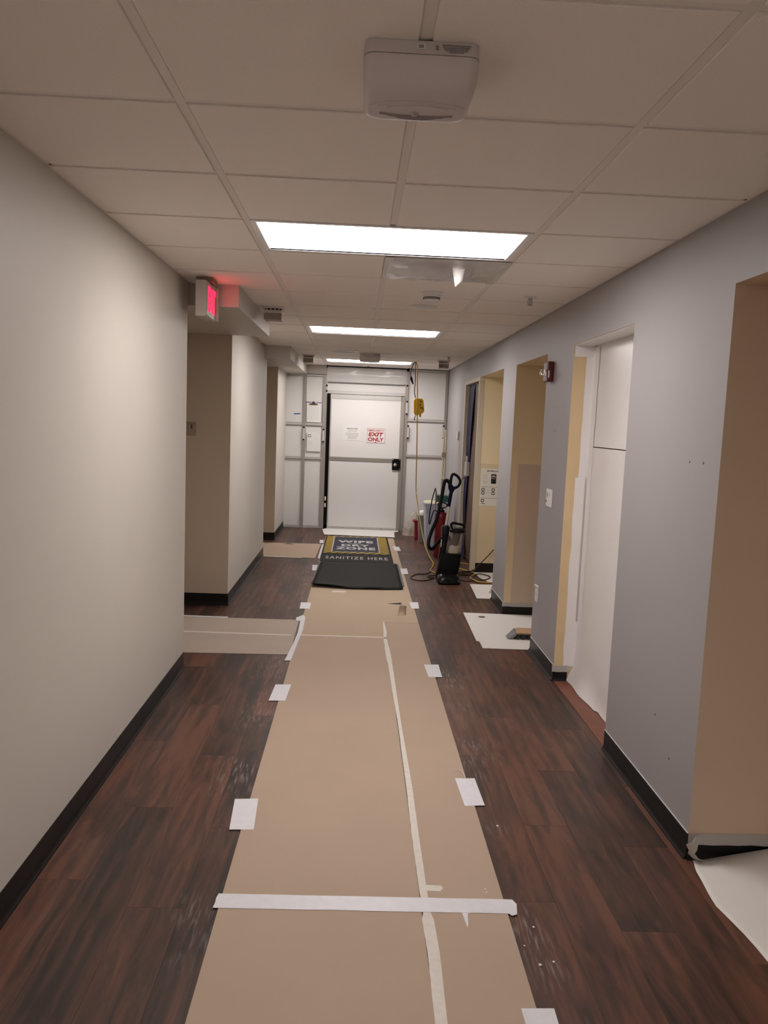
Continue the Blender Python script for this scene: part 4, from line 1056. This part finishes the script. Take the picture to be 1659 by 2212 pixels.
# ================================================================== VACUUM AND CLEANING GEAR
def vacuum():
    t = thing('vacuum_cleaner', 'upright black vacuum cleaner with clear dust bin and looped hose', 'vacuum cleaner', (.88, 8.20, 0))
    # floor head
    hd = MB().loft([(.878, 8.17, .001, .228, .24, .05), (.878, 8.17, .018, .240, .26, .06), (.880, 8.18, .060, .225, .235, .06), (.882, 8.20, .095, .180, .16, .05)], 5).build('floor_head', m_black, t, smooth=True)
    MB().loft([(.845, 8.055, .016, .10, .05, .02), (.845, 8.06, .045, .085, .05, .02), (.845, 8.07, .056, .06, .03, .014)], 4).build('front_bumper', m_black, hd, smooth=True)
    MB().box(.93, .985, 8.06, 8.075, .022, .046).build('trim', mat('grey_trim', (.05, .12, .12), .3), hd, bevel=.004)
    for x in (.775, .985): MB().lathe((x, 8.33, .045), [(.03, -.012), (.045, -.010), (.045, .010), (.03, .012)], 18, 'x').build('wheel', m_black_matte, t, smooth=True)
    # lower body, spine
    MB().loft([(.872, 8.27, .070, .20, .18, .05), (.880, 8.28, .12, .222, .20, .05), (.900, 8.30, .22, .220, .20, .05), (.918, 8.315, .292, .205, .19, .05)], 5).build('motor_housing', m_black_matte, t, smooth=True)
    MB().loft([(.812, 8.36, .20, .065, .10, .02), (.830, 8.37, .34, .065, .09, .02), (.845, 8.38, .46, .070, .09, .02), (.850, 8.38, .555, .085, .10, .025), (.850, 8.38, .575, .06, .07, .02)], 4).build('spine', m_black, t, smooth=True)
    MB().box(.800, .812, 8.33, 8.35, .345, .43).build('side_panel', m_silver, t, bevel=.004)
    # dust bin
    bn = MB().lathe((0, 0, 0), [(.001, 0)], 3) if False else MB()
    rings = []
    for k in range(9):
        s = k/8; z = .296+.220*s
        cx, cy, r = .938+.030*s, 8.285+.012*s, .073+.004*s
        rings.append([(cx+r*math.cos(a), cy+r*.95*math.sin(a), z) for a in [2*math.pi*i/24 for i in range(24)]])
    bn.rings(rings)
    bin_ = bn.build('dust_bin', m_bin_clear, t, smooth=True)
    MB().loft([(.936, 8.286, .300, .115, .11, .05), (.944, 8.288, .352, .118, .112, .05), (.948, 8.29, .372, .10, .10, .045)], 5).build('dust', m_dust, bin_, smooth=True)
    MB().loft([(.948, 8.297, .385, .068, .066, .030), (.960, 8.297, .512, .085, .082, .038)], 5).build('filter', m_filter, bin_, smooth=True)
    MB().loft([(.966, 8.295, .517, .160, .155, .06), (.970, 8.297, .548, .165, .155, .06), (.972, 8.30, .560, .14, .13, .055)], 5).build('bin_lid', m_black, t, smooth=True)
    MB().tube([(.905, 8.29, .555), (.897, 8.29, .590), (.912, 8.29, .612), (.965, 8.29, .606), (1.022, 8.29, .594), (1.036, 8.29, .575), (1.032, 8.29, .545)], .0135, 8).build('carry_handle', m_black, t, smooth=True)
    # wand and handle
    MB().tube([(.852, 8.40, .545), (.879, 8.42, .780)], .0145, 12, smooth=False).build('wand', m_silver, t, smooth=True)
    MB().tube([(.878, 8.42, .772), (.884, 8.42, .84), (.889, 8.42, .89), (.896, 8.42, .93)], [.017, .019, .021, .018], 10).build('grip', m_navy, t, smooth=True)
    hp = [(.893, .935), (.872, .985), (.884, 1.010), (.888, 1.075), (.905, 1.116), (.945, 1.102), (.980, 1.062), (.983, 1.025), (.965, .990), (.925, .965)]
    MB().tube([(x, 8.42, z) for x, z in hp], .0145, 8, closed=True).build('handle_loop', m_navy, t, smooth=True)
    MB().prism([(.880, .915), (.912, .915), (.928, .955), (.968, .985), (.950, .992), (.918, .986), (.897, 1.010), (.868, 1.000), (.862, .985)], 'y', 8.405, 8.435).build('handle_throat', m_navy, t, bevel=.004)
    # hose: corrugated
    path = [(.872, 8.41, 1.015), (.846, 8.40, 1.050), (.815, 8.38, 1.032), (.799, 8.36, .95), (.783, 8.34, .84), (.748, 8.32, .66), (.700, 8.30, .53), (.670, 8.29, .43), (.668, 8.29, .365), (.690, 8.29, .332), (.722, 8.30, .338), (.765, 8.33, .392), (.812, 8.36, .438)]
    P = [Vector(p) for p in path]; tmp = MB(); tmp.tube(P, .01, 3)
    n = len(tmp.v)//3; cen = [(tmp.v[3*i]+tmp.v[3*i+1]+tmp.v[3*i+2])/3 for i in range(n)]
    pts = []; rad = []
    for i in range(n-1):
        for s in range(3):
            pts.append(cen[i].lerp(cen[i+1], s/3)); rad.append(.0195 if (len(pts) % 2) else .0170)
    MB().tube(pts, rad, 10, smooth=False).build('hose', m_hose, t, smooth=True)
    return t
vacuum()

# pump sprayer (red tank)
t = thing('pump_sprayer', 'tall red pump sprayer tank with black handle and thin hose', 'sprayer', (.945, 9.76, 0))
cx, cy = .948, 9.76
MB().lathe((cx, cy, 0), [(.070, .002), (.078, .012), (.080, .05), (.080, .50), (.076, .535), (.062, .556), (.030, .566)], 28).build('tank', m_red, t, smooth=True)
MB().lathe((cx+.008, cy, 0), [(.030, .567), (.030, .585), (.012, .592), (.011, .618)], 16).build('pump_collar', m_black, t, smooth=True)
MB().tube([(cx-.045, cy, .640), (cx-.040, cy, .672), (cx+.01, cy, .678), (cx+.055, cy, .668), (cx+.062, cy, .640), (cx+.035, cy, .618), (cx-.025, cy, .616)], .0085, 8, closed=True).build('pump_handle', m_black, t, smooth=True)
MB().tube([(cx-.05, cy-.03, .545), (.872, cy-.08, .585), (.840, cy-.09, .578), (.818, cy-.09, .50), (.800, cy-.09, .425), (.790, cy-.09, .45), (.797, cy-.09, .58), (.820, cy-.09, .74), (.850, cy-.09, .862)], .0065, 8).build('hose', m_navy, t, smooth=True)
MB().tube([(.850, cy-.09, .865), (.862, cy-.09, .80), (.862, cy-.09, .66)], [.005, .009, .009], 8).build('spray_grip', m_brass, t, smooth=True)
MB().tube([(.862, cy-.09, .66), (.866, cy-.088, .48), (.872, cy-.085, .28)], .0035, 6).build('wand', m_brass, t, smooth=True)
MB().tube([(cx-.07, cy-.03, .30), (cx-.075, cy-.09, .12), (cx-.06, cy-.12, .012)], .003, 6).build('drain_tube', m_red_plastic, t, smooth=True)

# tall pale bin
t = thing('waste_bin', 'tall pale blue-white plastic bin with thick rim beside the sprayer', 'bin', (.925, 10.55, 0))
MB().loft([(.925, 10.56, .002, .185, .24, .03), (.922, 10.56, .30, .215, .27, .03), (.920, 10.56, .552, .238, .30, .03)], 4).build('bin_body', m_tall_bin, t, smooth=True)
MB().loft([(.920, 10.56, .553, .250, .315, .035), (.920, 10.56, .598, .262, .325, .035), (.920, 10.56, .604, .25, .31, .03)], 4).build('rim', m_tall_bin, t, smooth=True)
MB().loft([(.920, 10.56, .6045, .235, .295, .03), (.920, 10.56, .616, .20, .25, .03)], 4).build('liner', m_lid_cream, t, smooth=True)
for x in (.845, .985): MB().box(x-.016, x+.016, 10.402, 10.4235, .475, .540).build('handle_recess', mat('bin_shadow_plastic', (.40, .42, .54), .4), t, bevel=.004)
t = MB().box(.955, 1.105, 10.47, 10.66, .6175, .700).build('small_box', m_teal, bevel=.004)
tag(t, 'dark teal box lying on top of the tall pale bin', 'box')
# grey can with white bag over it
t = thing('trash_can', 'slim grey trash can with a white bag bulging from its top', 'trash can', (.815, 10.95, 0))
MB().loft([(.822, 10.97, .002, .095, .14, .03), (.812, 10.97, .372, .115, .16, .035)], 4).build('can_body', m_can, t, smooth=True)
MB().loft([(.812, 10.97, .3725, .128, .172, .04), (.812, 10.97, .386, .130, .174, .04)], 4).build('rim', m_alu, t, smooth=True)
bb = MB(); rings = []
for k in range(7):
    a = k/6*math.pi/2; r = .055*math.cos(a)+.004
    rings.append([(.815+r*1.0*math.cos(q)+.006*noise.noise(Vector((math.cos(q)*2, a*2, 1))), 10.97+r*1.3*math.sin(q), .387+.062*math.sin(a)) for q in [2*math.pi*i/16 for i in range(16)]])
bb.rings(rings); bb.build('white_bag', m_paper, t, smooth=True)
# red container
t = thing('red_container', 'narrow red plastic container standing left of the grey can', 'container', (.750, 11.16, 0))
MB().loft([(.757, 11.17, .002, .050, .10, .012), (.752, 11.17, .262, .058, .11, .014)], 4).build('bottle_body', m_red_plastic, t, smooth=True)
MB().loft([(.740, 11.15, .2625, .085, .12, .02), (.733, 11.14, .285, .075, .10, .02), (.725, 11.13, .298, .03, .05, .012)], 4).build('spout', m_red_plastic, t, smooth=True)
# clear bag
bb = MB(); rings = []; c = Vector((.700, 11.62, 0))
for k in range(15):
    s = k/14; z = .002+.365*s
    r = (.115*(1-.25*s)) if s < .55 else .115*(1-.25*s)*math.cos((s-.55)/.45*1.35)
    ring = []
    for i in range(28):
        q = 2*math.pi*i/28; p = Vector((math.cos(q), math.sin(q), s*2))
        rr = r*(1+.22*noise.noise(p*2.1+Vector((3, 1, 0)))+.09*noise.noise(p*6))
        ring.append((c.x+rr*math.cos(q)+.055*s, c.y+rr*math.sin(q), max(.002, z+.01*noise.noise(p*5))))
    rings.append(ring)
bb.rings(rings)
o = bb.build('plastic_bag', film_mat('bag_film', (.66, .58, .50), .42, .2), smooth=True)
tag(o, 'crumpled clear plastic bag on the floor beside the containment door', 'bag')

# hanging cord, yellow power box
def scale_y(x, z, y, y_ref=11.4):
    k = y/y_ref
    return (CAM[0]+(x-CAM[0])*k, y, CAM[2]+(z-CAM[2])*k)
yh = 10.62
ext = t = thing('extension_lead', 'yellow brown extension lead hanging from the ceiling down to the floor', 'cord', (.62, yh, 0))
MB().tube([(.612, yh, 2.437), (.632, yh, 2.36), (.645, yh, 2.10), (.650, yh-.02, 1.95), (.655, yh-.045, 1.75), (.66, yh-.045, 1.6), (.671, yh-.03, 1.28), (.678, yh-.02, .95), (.69, yh, .72), (.72, yh-.15, .50), (.755, yh-.40, .26), (.785, yh-.72, .10), (.81, 9.55, .03), (.828, 9.30, .008), (.80, 9.05, .008), (.755, 8.82, .008), (.775, 8.68, .008), (.83, 8.60, .008)], .0068, 8).build('cable', m_cord_yellow, t, smooth=True)
MB().tube([(.612, yh, 2.437), (.605, yh-.01, 2.38), (.612, yh-.01, 2.20), (.610, yh+.02, 2.05), (.630, yh+.05, 1.968)], .0055, 8).build('tail_cable', m_cord_brown, t, smooth=True)
MB().tube([(.605, yh, 2.437), (.575, yh-.01, 2.40), (.548, yh-.015, 2.30), (.553, yh-.015, 2.24)], .0055, 8).build('loop_cable', m_cord_brown, t, smooth=True)
MB().tube([(.553, yh-.015, 2.245), (.562, yh-.015, 2.205), (.585, yh-.015, 2.145)], [.010, .017, .008], 10).build('plug', m_black, t, smooth=True)
MB().box(.684, .699, yh-.01, yh+.01, .66, .72).build('cord_label', m_paper, t, bevel=.004)
yh += .05
t = thing('power_box', 'bright yellow portable outlet box hanging on the extension lead', 'power box', (.675, yh, 1.73))
MB().rings([[(x, yh-.033, z) for x, z in ((.612, 1.78), (.640, 1.735), (.735, 1.775), (.752, 1.80), (.735, 1.94), (.715, 1.965), (.625, 1.965), (.605, 1.94))], [(x, yh+.033, z) for x, z in ((.612, 1.78), (.640, 1.735), (.735, 1.775), (.752, 1.80), (.735, 1.94), (.715, 1.965), (.625, 1.965), (.605, 1.94))]]).build('box_body', m_yellow, t, bevel=.008)
for x, z in ((.700, 1.925), (.702, 1.845), (.726, 1.838), (.690, 1.88)): MB().box(x-.006, x+.006, yh-.0345, yh-.0325, z-.010, z+.010).build('socket', m_black, t)
MB().tube([(.640, yh, 1.735), (.628, yh, 1.705), (.632, yh, 1.675)], .006, 8).build('stub_cable', m_cord_brown, t, smooth=True)
MB().lathe((.700, yh, 1.745), [(.011, -.025), (.014, 0), (.016, .03)], 12).build('strain_relief', m_yellow, t, smooth=True)

# cords on the floor around the vacuum
pl = thing('power_lead', 'dark vacuum power lead tangled in loops on the floor around the vacuum', 'cord', (.95, 8.55, 0))
def floor_cord(pts, r, m, label, z=.006):
    own, nm = (pl, 'lead_loop') if m is m_cord_brown else (ext, 'cable_run')
    return MB().tube([(p[0], p[1], (p[2] if len(p) > 2 else z)) for p in pts], r, 8).build(nm, m, own, smooth=True)
floor_cord([(.84, 8.56), (.80, 8.72), (.75, 8.72), (.68, 8.58), (.58, 8.55), (.495, 8.33), (.57, 8.21), (.66, 8.23), (.75, 8.36)], .0058, m_cord_brown, 'thin dark cord looping out left of the vacuum')
floor_cord([(.80, 8.52), (.72, 8.49), (.685, 8.43), (.70, 8.37), (.75, 8.40)], .0055, m_cord_brown, 'short dark cord kink close left of the vacuum')
floor_cord([(1.01, 8.62), (1.17, 8.585), (1.28, 8.66, .012), (1.37, 8.56, .010), (1.35, 8.43, .010), (1.26, 8.31, .010), (1.16, 8.275), (1.06, 8.26), (1.01, 8.40)], .0060, m_cord_brown, 'dark cord making a wide loop right of the vacuum')
floor_cord([(1.00, 9.00), (1.10, 8.98), (1.18, 8.84), (1.225, 8.62, .020), (1.16, 8.47, .014), (1.15, 8.34, .014), (1.22, 8.20, .012), (1.40, 8.18, .010), (1.60, 8.16, .010)], .0072, m_cord_yellow, 'yellow cord winding from the vacuum into the yellow alcove')
floor_cord([(1.455, 8.835, .26), (1.38, 8.82, .175), (1.28, 8.80, .075), (1.22, 8.77, .020), (1.10, 8.72), (1.02, 8.66)], .0060, m_cord_brown, 'dark cord rising along the foot of the yellow wall')
floor_cord([(1.04, 9.36), (1.12, 9.38), (1.20, 9.33), (1.245, 9.28)], .0062, m_cord_yellow, 'short yellow cord lying before the brown door')
floor_cord([(1.00, 8.80), (1.08, 8.72, .018), (1.20, 8.75, .022), (1.19, 8.66, .012), (1.06, 8.56, .014), (1.00, 8.62)], .0058, m_cord_brown, 'tangled dark cord bunched behind the vacuum head')

# plaster crumbs beside the runner
CRUMBS = ['white plaster crumb right of the boards, just below the wide cross tape', 'farthest right white plaster crumb on the dark floor near the viewer', 'white plaster crumb on the dark floor lowest in the picture', 'white plaster crumb touching the right end of the wide cross tape', "white plaster crumb on the planks right of the wide tape's end", 'white plaster crumb on the planks just past the nearest right tape square', 'farther of two white crumbs side by side on the narrow board', 'nearer of two white crumbs side by side on the narrow board']
for k, (x, y) in enumerate(((.470, 2.345), (.545, 2.27), (.500, 2.255), (.462, 2.53), (.520, 2.44), (.515, 3.10), (.392, 2.645), (.394, 2.625))):
    r_ = .0035+.001*(k % 3)
    zz = .0037 if x < .44 else .0002
    c = MB().lathe((x, y, zz), [(r_*.7, 0), (r_, r_*.5), (r_*.4, r_)], 6).build('plaster_crumb', m_white_gloss)
    tag(c, CRUMBS[k], 'crumb', 'plaster crumbs by the boards')
